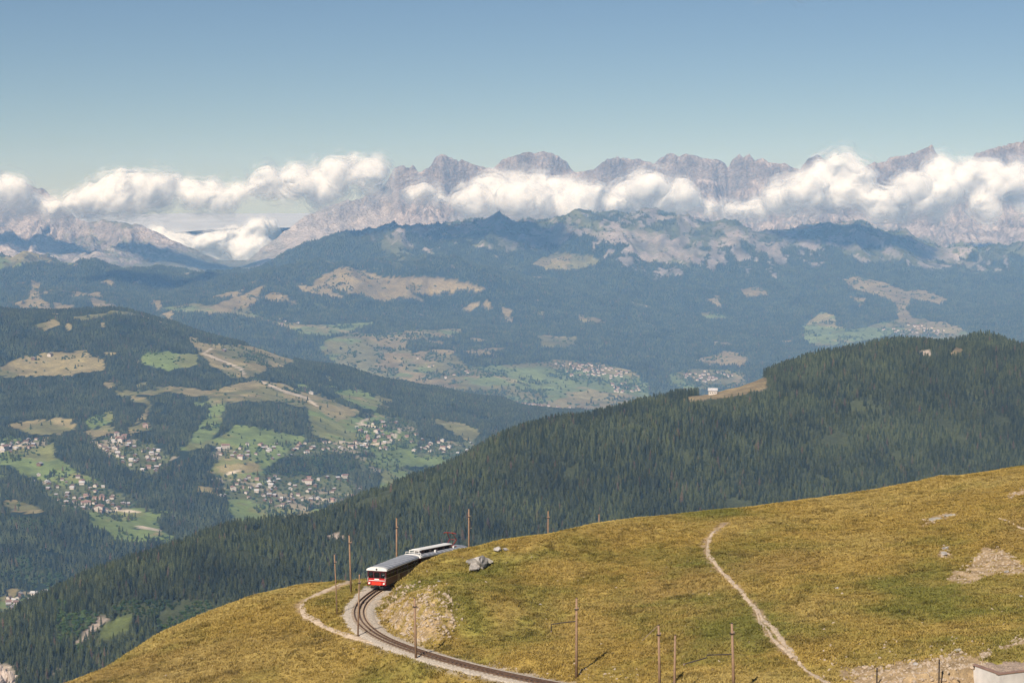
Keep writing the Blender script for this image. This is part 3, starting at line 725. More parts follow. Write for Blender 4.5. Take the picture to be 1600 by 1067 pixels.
def cloud(blobs, dist, label, seed, voxel=26, shells=10, spread=1.0, group=None):
    rng = random.Random(seed)
    bm = bmesh.new()
    k = dist / FPX
    def ball(c, r, sz=1.0):
        bmesh.ops.create_icosphere(bm, subdivisions=2, radius=r, matrix=Matrix.Translation(c) @ Matrix.Diagonal((1, 1, sz, 1)))
    zs = []
    for (px, py, r) in blobs:
        c = at(px, py + 6, dist + rng.uniform(-160, 160)); r = r * k
        zs.append(c.z - r)
        ball(c, r * 1.12, .66)
        for j in range(5):
            a = rng.uniform(0, 2 * math.pi); e = rng.uniform(-.35, 1.0)
            q = Vector((math.cos(a) * math.sqrt(max(0, 1 - e * e)), math.sin(a) * math.sqrt(max(0, 1 - e * e)), e * .75))
            ball(c + Vector((q.x * 1.25, q.y, q.z * .8)) * r * .62, r * rng.uniform(.32, .70), .78)
    me = bpy.data.meshes.new('cloud_tmp'); bm.to_mesh(me); bm.free()
    t = bpy.data.objects.new('cloud_tmp', me); COL.objects.link(t)
    md = t.modifiers.new('r', 'REMESH'); md.mode = 'VOXEL'; md.voxel_size = voxel
    sm = t.modifiers.new('s', 'SMOOTH'); sm.iterations = 9
    dg = bpy.context.evaluated_depsgraph_get(); ev = t.evaluated_get(dg)
    src = bpy.data.meshes.new_from_object(ev)
    n = len(src.vertices)
    co = np.zeros(n * 3); src.vertices.foreach_get('co', co); co = co.reshape(-1, 3)
    no = np.zeros(n * 3); src.vertices.foreach_get('normal', no); no = no.reshape(-1, 3)
    src.calc_loop_triangles()
    tri = np.zeros(len(src.loop_triangles) * 3, np.int32); src.loop_triangles.foreach_get('vertices', tri); tri = tri.reshape(-1, 3)
    bpy.data.objects.remove(t); bpy.data.meshes.remove(me); bpy.data.meshes.remove(src)
    V = []; F = []; LAY = []
    d0 = fbm(co[:, 0] + co[:, 1] * .8, co[:, 2] + co[:, 1] * .6, 300, 4, seed)
    for s in range(shells):
        f = s / (shells - 1)
        d1 = fbm(co[:, 0] * 1.0 + co[:, 1], co[:, 2] * 1.0 - co[:, 1] * .7 + 999 * s, 150, 4, seed + 7 * s)
        off = (-40 + 75 * d0 + (16 + 30 * f) * d1 + f * 165 * spread)
        p = co + no * off[:, None]
        low = no[:, 2] < -.2
        p[low, 2] -= f * 55
        V.append(p); F.append(tri + s * n); LAY.append(np.full(n, f))
    V = np.concatenate(V).astype(np.float32); F = np.concatenate(F).astype(np.int32); LAY = np.concatenate(LAY).astype(np.float32)
    m2 = bpy.data.meshes.new('cloud')
    m2.vertices.add(len(V)); m2.vertices.foreach_set('co', V.ravel())
    m2.loops.add(F.size); m2.loops.foreach_set('vertex_index', F.ravel())
    m2.polygons.add(len(F)); m2.polygons.foreach_set('loop_start', (np.arange(len(F)) * 3).astype(np.int32))
    m2.update(calc_edges=True)
    m2.polygons.foreach_set('use_smooth', np.ones(len(F), bool))
    a = m2.attributes.new('layer', 'FLOAT', 'POINT'); a.data.foreach_set('value', LAY)
    o = obj('cloud', m2, M_cloud)
    return tag(o, label, 'cloud', group)
DC = 17650.0
cloud([(-60, 300, 44), (-10, 300, 34), (25, 292, 26), (50, 310, 32), (95, 318, 26), (130, 322, 22)], DC, 'white cloud wrapped round the summit of the bare pale peak', 1)
cloud([(160, 302, 34), (175, 283, 20), (200, 300, 38), (240, 292, 38), (275, 284, 28), (310, 292, 36), (345, 300, 30), (385, 288, 24), (420, 284, 26), (455, 282, 22)], DC - 100, 'long flat white cloud bank drifting over the gap between the peaks', 2)
cloud([(470, 280, 26), (500, 284, 30), (530, 262, 22), (552, 266, 26), (572, 272, 28), (592, 288, 18), (520, 288, 24)], DC - 60, 'domed white cloud beside the long bare slope of the central massif', 3)
cloud([(735, 312, 26), (775, 300, 32), (815, 284, 30), (830, 310, 34), (870, 302, 34), (910, 308, 32), (940, 292, 20), (960, 312, 28)], DC, 'broad white cloud hiding the foot of the double domed summit', 4)
cloud([(985, 306, 30), (1015, 288, 24), (1040, 308, 28), (1075, 305, 20), (1105, 318, 22), (1150, 322, 20), (1185, 320, 14)], DC + 60, 'ragged white cloud below the jagged rock towers', 5)
cloud([(1225, 305, 24), (1262, 296, 30), (1295, 282, 36), (1320, 255, 26), (1345, 268, 26), (1335, 295, 38), (1375, 305, 34), (1300, 310, 24), (1380, 325, 26)], DC - 150, 'tall bright white cumulus cloud towering in front of the rock wall', 6)
cloud([(1425, 282, 28), (1462, 264, 24), (1470, 290, 34), (1515, 280, 36), (1560, 285, 38), (1605, 280, 36), (1660, 285, 44), (1450, 310, 26), (1540, 312, 26), (1600, 312, 24)], DC, 'long white cloud bank lying along the rock wall below the highest summit', 7)
cloud([(640, 300, 18), (665, 292, 14), (690, 305, 16)], DC + 300, 'small thin cloud wisp clinging to the pyramid shaped summit', 8, shells=8)
cloud([(250, 372, 26), (290, 378, 30), (330, 372, 26), (368, 366, 26), (400, 352, 16), (418, 348, 14), (390, 385, 30), (320, 400, 34)], 24500, 'far cumulus cloud with a curled top standing in the gap', 9, voxel=38, spread=.8)
# clouds drifting higher up, above the picture; their shade lies on the foothills
def shade_cloud(targets, r, t, label, seed):
    b = []
    ys = []
    for q in targets:
        p = at(*q) + to_sun * t
        u, v_ = project(p.x, p.y, p.z); ys.append(p.y); b.append((u, v_, r))
    cloud(b, sum(ys) / len(ys), label, seed, voxel=34, shells=7)
shade_cloud([(590, 368, 13750), (650, 362, 13900), (720, 366, 13900), (790, 366, 14000), (850, 362, 14200)], 62, 2900, 'white cloud drifting high over the wooded dome of the foothills', 11)
shade_cloud([(1270, 366, 14500), (1340, 368, 14550), (1410, 378, 14700)], 58, 2900, 'white cloud drifting high over the flat green ridge of the foothills', 12)
shade_cloud([(210, 440, 12000), (280, 438, 12200), (330, 440, 12500)], 58, 3100, 'white cloud drifting high over the wooded saddle below the gap', 13)
# a far layer of cloud over the plain beyond the range, with shade and haze put into its grey
gd = Grid(-26000, 12000, 220, 32000, 90000, 600)
gd.Z = -560 + 90 * fbm(gd.X, gd.Y, 3200, 4, 201) - .0035 * (gd.Y - 32000)
M_deck = plain('far_cloud_hazed_grey', (.42, .43, .45), 1.0, .12, .0004, spec=0)
dk = gd.build('cloud_layer', M_deck); dk['kind'] = 'stuff'; dk['label'] = 'far off flat layer of cloud over the plain'; dk['category'] = 'cloud'

# ================================================================== FORESTS
def crown_material(name, c0, c1, c2, rare=.965):
    m, N, L, B = new_mat(name)
    oi = N.new('ShaderNodeObjectInfo'); geo = N.new('ShaderNodeNewGeometry')
    cr = N.new('ShaderNodeValToRGB'); L.new(oi.outputs['Random'], cr.inputs[0])
    e = cr.color_ramp.elements
    e[0].position = 0; e[0].color = (*c0, 1); e[1].position = .9; e[1].color = (*c1, 1)
    x = e.new(rare); x.color = (*c1, 1); x = e.new(rare + .02); x.color = (*c2, 1)
    f = noise_node(N, L, .012, 3, .5, geo.outputs['Position'])
    v = range_node(N, L, f, .3, .7, .6, 1.45)
    f2 = noise_node(N, L, .6, 2, .5, geo.outputs['Position'])
    v = math_node(N, L, 'MULTIPLY', v, range_node(N, L, f2, .3, .7, .7, 1.3))
    mx = N.new('ShaderNodeVectorMath'); mx.operation = 'SCALE'
    L.new(cr.outputs[0], mx.inputs[0]); L.new(v, mx.inputs['Scale']); L.new(mx.outputs[0], B.inputs['Base Color'])
    B.inputs['Roughness'].default_value = .8; B.inputs['Specular IOR Level'].default_value = .15
    return m
M_spruce = crown_material('spruce_needles', (.018, .026, .011), (.072, .080, .030), (.095, .062, .036))
M_leaf = crown_material('broadleaf_leaves', (.040, .075, .020), (.075, .105, .028), (.11, .12, .03))
M_bark = plain('bark', (.09, .065, .045), .9, .3, 2.0)

def spruce_crown(seed, tiers, n, h=20.0, r=3.4):
    rng = random.Random(seed); mb = MB()
    for t in range(tiers):
        f = t / tiers
        zt = h * (f + 1.55 / tiers) if t < tiers - 1 else h
        zb = h * (.06 + .94 * f)
        rr = r * (1 - f) ** .85 * rng.uniform(.85, 1.12) + .25
        a0 = rng.uniform(0, 6.28)
        v = [(rng.uniform(-.2, .2), rng.uniform(-.2, .2), min(zt, h))]
        for k in range(n * 2):
            a = a0 + math.pi * k / n + rng.uniform(-.12, .12)
            q = rr * (rng.uniform(.85, 1.2) if k % 2 == 0 else rng.uniform(.38, .58))
            v.append((q * math.cos(a), q * math.sin(a), zb + (rng.uniform(-.5, .1) if k % 2 == 0 else rng.uniform(.2, .7)) * h / 20))
        mb.add(v, [(0, 1 + k, 1 + (k + 1) % (n * 2)) for k in range(n * 2)])
    return mb.mesh('crown')
def make_tree(name, crown_me, crown_mat, h_trunk, r_trunk, label, cat, group):
    e = empty(name); tag(e, label, cat, group)
    tr = MB().tube([(0, 0, -1.5), (0, 0, h_trunk * .5), (0, 0, h_trunk)], [r_trunk, r_trunk * .75, r_trunk * .3], 6).build('trunk', M_bark, e)
    cr = obj('crown', crown_me, crown_mat, e)
    return e, cr
SPRUCE_LABEL = 'tall dark green spruce at the near edge of the forest hill'
SPRUCE_GROUP = 'spruces at the near edge of the forest hill'
near_src = []
for s in range(3):
    near_src.append(make_tree('spruce_tree', spruce_crown(20 + s, 8, 7, 20, 4.0 + .4 * s), M_spruce, 9.0, .32, SPRUCE_LABEL, 'tree', SPRUCE_GROUP))
far_src = []
for s in range(2):
    far_src.append(make_tree('spruce_tree', spruce_crown(40 + s, 3, 4, 20, 4.2), M_spruce, 8.0, .35, 'single spruce standing out on the open valley pasture', 'tree', 'single spruces on the valley pastures'))
def leafy_crown(seed, n=120, r=5.0, h=10.0):
    rng = random.Random(seed); mb = MB()
    for k in range(n):
        while True:
            p = Vector((rng.uniform(-1, 1), rng.uniform(-1, 1), rng.uniform(-1, 1)))
            if .35 < p.length < 1: break
        b = 1 + .25 * math.sin(3 * p.x + seed) + .2 * math.sin(4 * p.y)
        c = Vector((p.x * r * b, p.y * r * b, h * .58 + p.z * h * .42))
        nrm = (p.normalized() + Vector((rng.uniform(-.6, .6), rng.uniform(-.6, .6), rng.uniform(-.2, .8)))).normalized()
        u = nrm.orthogonal().normalized(); w = nrm.cross(u); s = rng.uniform(.7, 1.5) * r * .2
        mb.add([c + u * s, c + w * s * .8, c - u * s, c - w * s * .8 + nrm * s * .4], [(0, 1, 2), (0, 2, 3)])
    return mb.mesh('crown')
leaf_src = make_tree('broadleaf_tree', leafy_crown(5), M_leaf, 6.0, .35, 'round broadleaf tree standing among the village meadows', 'tree', 'round trees among the village meadows')

def jitter(x0, x1, y0, y1, cell):
    xs = np.arange(x0, x1, cell); ys = np.arange(y0, y1, cell)
    gx_, gy_ = np.meshgrid(xs, ys)
    return gx_.ravel() + RNG.uniform(-.48, .48, gx_.size) * cell, gy_.ravel() + RNG.uniform(-.48, .48, gx_.size) * cell
def tree_sizes(n, lo, hi, wide=.18):
    s = RNG.uniform(lo, hi, n); w = s * RNG.uniform(1 - wide, 1 + wide, n)
    rot = np.stack([RNG.uniform(-.04, .04, n), RNG.uniform(-.04, .04, n), RNG.uniform(0, 6.28, n)], 1)
    return np.stack([w, w, s], 1), rot

# silhouette of the meadow hill, to know which trees the hill hides
SILX = [-50, 95, 165, 250, 330, 400, 460, 545, 720, 860, 935, 1100, 1250, 1340, 1420, 1470, 1560, 1650]
SILY = [1120, 1067, 1040, 985, 950, 925, 912, 897, 849, 830, 812, 795, 778, 765, 750, 737, 728, 715]

# ---- forest hill
x, y = jitter(-900, 1100, 1880, 3350, 4.2)
z = g2.h(x, y)
px, py = project(x, y, z)
crest_y = np.interp(px, [s[0] for s in SIL2], [d_crest(s[0]) for s in SIL2])
ok = (px > -160) & (px < 1760) & (py < 1130) & (y < crest_y + 130)
_, _, cl, rk = masks2(x, y, z); _, _, cl_b, rk_b = masks2(x, y, z + 7.0); cl |= cl_b
thin = vnoise(x / 3.1, y / 3.1, 3) < .93
gap = fbm(x, y, 45, 4, 301) > -.82
ok &= ~cl & ~rk & thin & gap & (py - np.interp(px, SILX, SILY) < 42)
x, y, z, px, py = x[ok], y[ok], z[ok], px[ok], py[ok]
sc_, rot = tree_sizes(len(x), .28, .72)
sc_ *= (1 + .22 * fbm(x, y, 90, 3, 302))[:, None]
var = RNG.integers(0, 3, len(x))
leafy = (fbm(x, y, 60, 3, 303) > .15) & (px < 330) & (py > 940) & (px > 90)
# the 300 that show largest stand as trees of their own
_, top = project(x, y, z + 20 * sc_[:, 2])
vis = (py - 6 < np.interp(px, SILX, SILY)) & (px > 4) & (px < 1596) & (top > 0) & (py < 1067) & ~leafy
size = np.where(vis, (py - top), -1) + RNG.uniform(0, 3, len(x))
pick = np.argsort(-size)[:292]
pick = pick[vis[pick]]
rest = np.ones(len(x), bool); rest[pick] = False
for j, i in enumerate(pick):
    v = int(var[i])
    e = near_src[j][0] if j < 3 else copy_tree(near_src[v][0])
    e.location = (x[i], y[i], z[i] - .5); e.rotation_euler = tuple(rot[i]); e.scale = tuple(sc_[i])
var = np.where(leafy, 3, var)
sc_[leafy] *= np.array([.8, .8, .75])
o = scatter('spruce_forest', np.stack([x, y, z - .5], 1)[rest], sc_[rest], rot[rest], var[rest], [n[1] for n in near_src] + [leaf_src[1]])
o['label'] = 'dense dark spruce forest covering the middle hill'; o['category'] = 'forest'
print('hill trees', len(x))

# ---- valley slope
x, y = jitter(-2650, 1000, 3250, 7500, 8.5)
z = g3.h(x, y)
px, py = project(x, y, z)
ok = (px > -110) & (px < 1020) & (py > 470) & (py < 1010)
x, y, z, px, py = x[ok], y[ok], z[ok], px[ok], py[ok]
_, _, gr, br, vi, rd = masks3(x, y, z); _, _, gr_b, br_b, vi_b, _ = masks3(x, y, z + 10.0)
hill_top = np.interp(px, [s[0] for s in SIL2], [s[1] for s in SIL2]) - 12
openp = gr | br | vi
rnd = RNG.uniform(0, 1, len(x))
clump = fbm(x, y, 110, 3, 311)
keep = np.where(openp, (rnd < .022) | (vi & (rnd < .26)) | ((gr | br) & (clump > .62) & (rnd < .55)), clump > -.95) & ~rd & (py < hill_top + 25) & (openp | ~(gr_b | br_b))
keep &= ~((fbm(x, y, 75, 3, 313) > .82) & ~openp)
x, y, z, px, py, openp = x[keep], y[keep], z[keep], px[keep], py[keep], openp[keep]
sc_, rot = tree_sizes(len(x), .45, .85)
sc_[:, :2] *= 1.18
var = RNG.integers(0, 2, len(x))
leafy = openp & (RNG.uniform(0, 1, len(x)) < .7)
low = (fbm(x, y, 260, 3, 315) > .28) & (py > 700)
leafy |= low & (RNG.uniform(0, 1, len(x)) < .5)
var = np.where(leafy, 2, var); sc_[leafy] *= .85
on = np.nonzero(openp & ~leafy & (py > 500))[0][:2]
for k, i in enumerate(on):
    far_src[k][0].location = (x[i], y[i], z[i] - .5)
lo = np.nonzero(openp & leafy & (py > 650))[0]
singles = RNG.choice(lo, 60, replace=False)
for j, i in enumerate(singles):
    e = leaf_src[0] if j == 0 else copy_tree(leaf_src[0])
    e.location = (x[i], y[i], z[i] - .3); e.rotation_euler = tuple(rot[i]); e.scale = tuple(sc_[i])
rest = np.ones(len(x), bool); rest[on] = False; rest[singles] = False
o = scatter('valley_woods', np.stack([x, y, z - .5], 1)[rest], sc_[rest], rot[rest], var[rest], [n[1] for n in far_src] + [leaf_src[1]])
o['label'] = 'dark patches of wood between the villages and pastures of the valley'; o['category'] = 'forest'
print('valley trees', len(x))

# ---- foothills
x, y = jitter(-4700, 4700, 8000, 15200, 15.0)
z = g4.h(x, y)
px, py = project(x, y, z)
ok = (px > -70) & (px < 1670) & (py > 330) & (py < 680)
ok &= py < np.interp(px, [0, 100, 200, 300, 450, 600, 760, 920, 1000, 1195, 1350, 1600], [492, 500, 504, 530, 572, 610, 640, 668, 640, 600, 548, 548])
x, y, z, px, py = x[ok], y[ok], z[ok], px[ok], py[ok]
fo = g4.h(x, y, FOREST4.astype(float)) > .5
op = ~fo
rnd = RNG.uniform(0, 1, len(x)); clump = fbm(x, y, 170, 3, 321)
_, _, gr, br, rk, alp = masks4(x, y, z)
keep = np.where(fo, clump > -1.1, ((gr | br) & ((rnd < .03) | ((clump > .35) & (rnd < .45) & gr & (py > 515)) | ((fbm(x, y, 90, 3, 323) > .55) & (rnd < .6)))) | (alp & ~rk & (rnd < .06)))
x, y, z, op = x[keep], y[keep], z[keep], op[keep]
sc_, rot = tree_sizes(len(x), .6, 1.05); sc_[:, :2] *= 1.45
var = np.where(op & (RNG.uniform(0, 1, len(x)) < .7), 2, RNG.integers(0, 2, len(x)))
o = scatter('foothill_woods', np.stack([x, y, z - .5], 1), sc_, rot, var, [n[1] for n in far_src] + [leaf_src[1]])
o['label'] = 'blue hazy woods covering the far foothills below the rock wall'; o['category'] = 'forest'
print('foothill trees', len(x))

# ================================================================== VILLAGES
M_wall_w = plain('house_plaster', (.50, .44, .38), .85, .2, .3)
M_wall_b = plain('house_timber', (.17, .105, .065), .85, .3, .5)
M_wall_p = plain('house_pink_plaster', (.42, .30, .24), .85, .2, .3)
M_roof_b = plain('roof_brown', (.16, .105, .08), .8, .3, .4)
M_roof_g = plain('roof_grey', (.33, .31, .31), .6, .2, .4)
M_roof_r = plain('roof_red', (.24, .145, .11), .8, .3, .4)
M_roof_l = plain('roof_pale_metal', (.45, .43, .42), .5, .15, .4)
M_win = plain('dark_glass', (.02, .024, .03), .15, .2, 1.0, spec=.6)
def house_src(w, d, h, rise, wall, roof, eave=1.1):
    mb = MB().prism([(-w / 2, -3.0), (w / 2, -3.0), (w / 2, h), (0, h + rise), (-w / 2, h)], -d / 2, d / 2)
    wm = mb.mesh('wall'); wm.materials.append(wall)
    sl = rise / (w / 2); e = eave
    rf = MB().prism([(-w / 2 - e, h - e * sl + .05), (0, h + rise + .05), (w / 2 + e, h - e * sl + .05), (w / 2 + e, h - e * sl + .45), (0, h + rise + .45), (-w / 2 - e, h - e * sl + .45)], -d / 2 - e, d / 2 + e)
    rm = rf.mesh('roof'); rm.materials.append(roof)
    return wm, rm
HSRC = [('chalet', house_src(11, 12, 5.6, 2.9, M_wall_w, M_roof_b), 'white chalet with brown roof'),
        ('chalet', house_src(10, 11, 5.2, 2.7, M_wall_b, M_roof_g), 'brown timber chalet with grey roof'),
        ('house', house_src(12, 15, 7.5, 3.0, M_wall_p, M_roof_r), 'pink house with reddish roof'),
        ('chalet', house_src(12, 13, 5.8, 3.0, M_wall_w, M_roof_l), 'white chalet with pale metal roof'),
        ('apartment_block', house_src(17, 24, 10.5, 3.2, M_wall_w, M_roof_r), 'large white apartment house')]
def place_house(kind, X_, Y_, Z_, rz, s, where, group):
    nm, (wm, rm), look = HSRC[kind]
    e = empty(nm, (X_, Y_, Z_), rz); e.scale = (s, s, s)
    tag(e, look + ' ' + where, 'house', group)
    obj('wall', wm, None, e); obj('roof', rm, None, e)
    return e
def ground3(px, py):
    """place on the valley slope shown at a pixel"""
    Ys = np.arange(3000, 8000, 6.0)
    a = (px - 800) / FPX; b = (533.5 - py) / FPX
    t = Ys / (CP + b * SP); zr = (-SP + b * CP) * t; xr = a * t
    d = zr - g3.h(xr, Ys)
    i = np.argmax(d < 0) if (d < 0).any() else int(np.argmin(d))
    return Vector((xr[i], Ys[i], float(g3.h(xr[i], Ys[i]))))
def ground4(px, py):
    Ys = np.arange(8200, 15500, 12.0)
    a = (px - 800) / FPX; b = (533.5 - py) / FPX
    t = Ys / (CP + b * SP); zr = (-SP + b * CP) * t; xr = a * t
    d = zr - g4.h(xr, Ys)
    i = np.argmax(d < 0) if (d < 0).any() else int(np.argmin(d))
    return Vector((xr[i], Ys[i], float(g4.h(xr[i], Ys[i]))))
VILLAGES = [([(72, 748), (130, 745), (170, 768), (208, 790), (180, 799), (150, 805), (105, 792), (75, 775)], 44, 'in the village above the small mown field', 'houses of the village above the mown field'),
            ([(150, 692), (192, 686), (240, 700), (268, 716), (245, 738), (212, 737), (170, 715)], 46, 'in the dense village ringed by forest', 'houses of the village ringed by forest'),
            ([(348, 750), (400, 744), (470, 745), (530, 746), (545, 770), (520, 785), (470, 793), (420, 786), (370, 778)], 62, 'in the large village at the foot of the slope', 'houses of the large village at the foot of the slope'),
            ([(340, 705), (400, 695), (480, 692), (560, 690), (560, 704), (480, 712), (400, 722), (345, 715)], 42, 'in the row of houses under the round wood', 'houses in the row under the round wood'),
            ([(562, 668), (610, 656), (640, 662), (650, 690), (600, 705), (560, 700)], 34, 'in the hamlet where the pale farm tracks meet', 'houses of the hamlet where the farm tracks meet'),
            ([(655, 695), (690, 690), (745, 690), (742, 708), (680, 716), (655, 712)], 20, 'in the hamlet beside the spruce covered hill', 'houses of the hamlet beside the forest hill'),
            ([(12, 932), (60, 927), (88, 934), (80, 948), (50, 962), (12, 952)], 26, 'in the little town deep in the valley', 'houses of the little town deep in the valley'),
            ([(2, 694), (30, 688), (60, 686), (66, 695), (40, 704), (2, 708)], 16, 'at the top of the big green field', 'houses at the top of the big green field')]
rv = random.Random(3)
house_count = 0
HOUSE_XY = []
for poly, n, where, group in VILLAGES:
    xs = [p[0] for p in poly]; ys = [p[1] for p in poly]; placed = []
    tries = 0
    while len(placed) < n and tries < 4000:
        tries += 1
        q = (rv.uniform(min(xs), max(xs)), rv.uniform(min(ys), max(ys)))
        if not in_poly(np.array([q[0]]), np.array([q[1]]), poly)[0]: continue
        if rv.random() < .28: q = (sum(xs) / len(xs) + (q[0] - sum(xs) / len(xs)) * 1.3, sum(ys) / len(ys) + (q[1] - sum(ys) / len(ys)) * 1.25)
        g = ground3(*q)
        if any((g.x - o_.x) ** 2 + (g.y - o_.y) ** 2 < 15 ** 2 for o_ in placed): continue
        placed.append(g)
        k = rv.choices([0, 1, 2, 3, 4], [.28, .34, .16, .18, .04])[0]
        place_house(k, g.x, g.y, g.z, rv.choice([0, 1.57]) + rv.uniform(-.5, .5), rv.uniform(.62, .95), where, group); house_count += 1
        HOUSE_XY.append((g.x, g.y))
for q, k, where in [((155, 799), 4, 'alone at the edge of the mown field'), ((62, 728), 1, 'alone in the middle of the big green field'), ((52, 562), 1, 'on the highest brown pasture'), ((78, 557), 0, 'at the top of the highest brown pasture'), ((486, 616), 3, 'where the farm track leaves the wood'), ((350, 549), 1, 'beside the winding track on the bare hilltop'), ((227, 668), 2, 'on the small terrace above the dense village')]:
    g = ground3(*q); place_house(k, g.x, g.y, g.z, rv.uniform(-.4, .4), 1.15, where, 'lone houses on the pastures'); house_count += 1
# far villages across the valley: a mass of small houses
mbw, mbr = MB(), MB()
FARV = [([(880, 575), (915, 568), (955, 575), (990, 582), (975, 592), (905, 592), (885, 588)], 46), ([(800, 628), (860, 634), (930, 640), (925, 652), (870, 645), (810, 634)], 46), ([(955, 600), (990, 598), (1000, 612), (960, 616)], 22), ([(1060, 588), (1100, 580), (1150, 585), (1130, 598), (1075, 600)], 30), ([(1370, 512), (1430, 508), (1480, 516), (1460, 526), (1390, 522)], 30), ([(860, 568), (930, 572), (900, 578)], 12), ([(640, 555), (760, 590), (700, 595)], 7), ([(400, 490), (470, 505), (440, 512)], 6)]
for poly, n in FARV:
    xs = [p[0] for p in poly]; ys = [p[1] for p in poly]; c = 0
    while c < n:
        q = (rv.uniform(min(xs), max(xs)), rv.uniform(min(ys), max(ys)))
        if not in_poly(np.array([q[0]]), np.array([q[1]]), poly)[0]: continue
        c += 1
        g = ground4(*q); w = rv.uniform(9, 15); d = rv.uniform(10, 20); h = rv.uniform(5, 9)
        m = Matrix.Rotation(rv.uniform(-.5, .5), 3, 'Z')
        mbw.box((g.x, g.y, g.z + h / 2 - 2), (w, d, h + 4), m)
        pr = [Vector((-w * .6, -d * .56, h - .6)), Vector((w * .6, -d * .56, h - .6)), Vector((0, -d * .56, h + 3)), Vector((-w * .6, d * .56, h - .6)), Vector((w * .6, d * .56, h - .6)), Vector((0, d * .56, h + 3))]
        mbr.add([m @ p + g for p in pr], [(0, 2, 5, 3), (1, 4, 5, 2), (0, 1, 2), (3, 5, 4), (0, 3, 4, 1)])
e = empty('far_village', tuple(ground4(930, 585))); e['kind'] = 'stuff'; e['label'] = 'tiny pale houses of the far villages across the valley'; e['category'] = 'village'
for mbx, nm, mt in ((mbw, 'wall', M_wall_w), (mbr, 'roof', M_roof_r)):
    o = mbx.build(nm, mt, e); o.matrix_parent_inverse = Matrix.Translation(e.location).inverted(); o['kind'] = 'stuff'
# chalet on the clearing of the forest hill
def ground2(px, py):
    Ys = np.arange(1800, 3300, 3.0)
    a = (px - 800) / FPX; b = (533.5 - py) / FPX
    t = Ys / (CP + b * SP); zr = (-SP + b * CP) * t; xr = a * t
    d = zr - g2.h(xr, Ys); i = np.argmax(d < 0) if (d < 0).any() else int(np.argmin(d))
    return Vector((xr[i], Ys[i], float(g2.h(xr[i], Ys[i]))))
g = ground2(1114, 616); print('chalet', g); ch = place_house(3, g.x, g.y, g.z + .5, 1.4, .95, 'on the brown clearing of the forest hill', 'lone houses on the pastures')
for xx in (-3.4, 0, 3.4): MB().box((xx, -6.53, 3.9), (1.3, .08, 1.3)).build('window', M_win, ch)
for yy in (-3.5, 0, 3.5): MB().box((6.03, yy, 2.2), (.08, 1.3, 1.4)).build('window', M_win, ch); MB().box((-6.03, yy, 2.2), (.08, 1.3, 1.4)).build('window', M_win, ch)
MB().box((0, -6.53, 1.1), (1.1, .08, 2.2)).build('door', M_wall_b, ch)

# ================================================================== MEADOW HILL: things on it
def ground1(px, py, y0=160.0, y1=325.0):
    Ys = np.arange(y0, y1, .15)
    a = (px - 800) / FPX; b = (533.5 - py) / FPX
    t = Ys / (CP + b * SP); zr = (-SP + b * CP) * t; xr = a * t
    d = zr - g1.h(xr, Ys)
    i = int(np.argmax(d < 0))
    if d[i] >= 0: i = len(Ys) - 1
    return Vector((xr[i], Ys[i], float(g1.h(xr[i], Ys[i]))))

# ---- footpaths
M_path = plain('path_earth', (.45, .35, .25), .95, .3, 1.5, spec=.1, bump=.6)
def footpath(line, width, name='footpath', fade=0):
    pts = [ground1(a, b) for a, b in line]
    C, S = smooth_line(pts, .35)
    d = np.gradient(C[:, :2], axis=0); d /= np.maximum(np.linalg.norm(d, axis=1), 1e-6)[:, None]
    nx, ny = -d[:, 1], d[:, 0]
    V = []; n = 7
    for i in range(len(C)):
        e = min(1.0, (i + 1) * .35 / (fade + .01)) if fade else 1
        wl = width * (.5 + .34 * fbm(np.array([S[i]]), np.array([3.0]), 2.2, 3, 1)[0]) * e; wr = width * (.5 + .34 * fbm(np.array([S[i]]), np.array([9.0]), 2.2, 3, 2)[0]) * e
        for k in range(n):
            t = k / (n - 1) * 2 - 1
            q = (wl if t < 0 else wr) * t
            x_, y_ = C[i, 0] + nx[i] * q, C[i, 1] + ny[i] * q
            zz = float(g1.h(x_, y_)) + .10 * (1 - abs(t) ** 3) - .06 * (abs(t) > .99)
            V.append((x_, y_, zz))
    F = [(i * n + k, i * n + k + 1, (i + 1) * n + k + 1, (i + 1) * n + k) for i in range(len(C) - 1) for k in range(n - 1)]
    o = MB().add(V, F).build(name, M_path, None, True); o['kind'] = 'structure'
    return o
footpath(PATH_L, .85); footpath(PATH_R, .55, fade=7); footpath(PATH_R2, .38); footpath(PATH_T, .5)

# ---- railway: ballast, sleepers, rails, rack
M_ballast = plain('ballast_stone', (.44, .375, .30), .95, .45, 5.0, spec=.1, bump=1.0)
M_sleeper = plain('sleeper_steel', (.30, .225, .155), .8, .35, 2.0, bump=.3)
M_rail = plain('rail_steel', (.17, .105, .07), .55, .3, 2.0, metal=.35)
D = np.gradient(TC, axis=0); D /= np.linalg.norm(D, axis=1)[:, None]
NRM = np.stack([-D[:, 1], D[:, 0], np.zeros(len(D))], 1); NRM /= np.linalg.norm(NRM, axis=1)[:, None]
V = []; prof = [(-2.3, -.62), (-1.75, -.26), (-1.35, -.20), (-.6, -.20), (0, -.20), (.6, -.20), (1.35, -.20), (1.75, -.26), (2.3, -.62)]
for i in range(0, len(TC), 2):
    for q, zz in prof:
        j = .05 * (random.random() - .5)
        p = TC[i] + NRM[i] * (q + j * 3 * (abs(q) > 1.3)); V.append((p[0], p[1], p[2] + zz + j))
n = len(prof); m_ = len(V) // n
MB().add(V, [(i * n + k, i * n + k + 1, (i + 1) * n + k + 1, (i + 1) * n + k) for i in range(m_ - 1) for k in range(n - 1)]).build('ballast_bed', M_ballast, None, True)['kind'] = 'structure'
trk = empty('railway_track', tuple(TC[len(TC) // 3] - np.array((0, 0, .3))))
tag(trk, 'narrow gauge rack railway track curving round the meadow hill', 'railway track')
PINV = Matrix.Translation(trk.location).inverted()
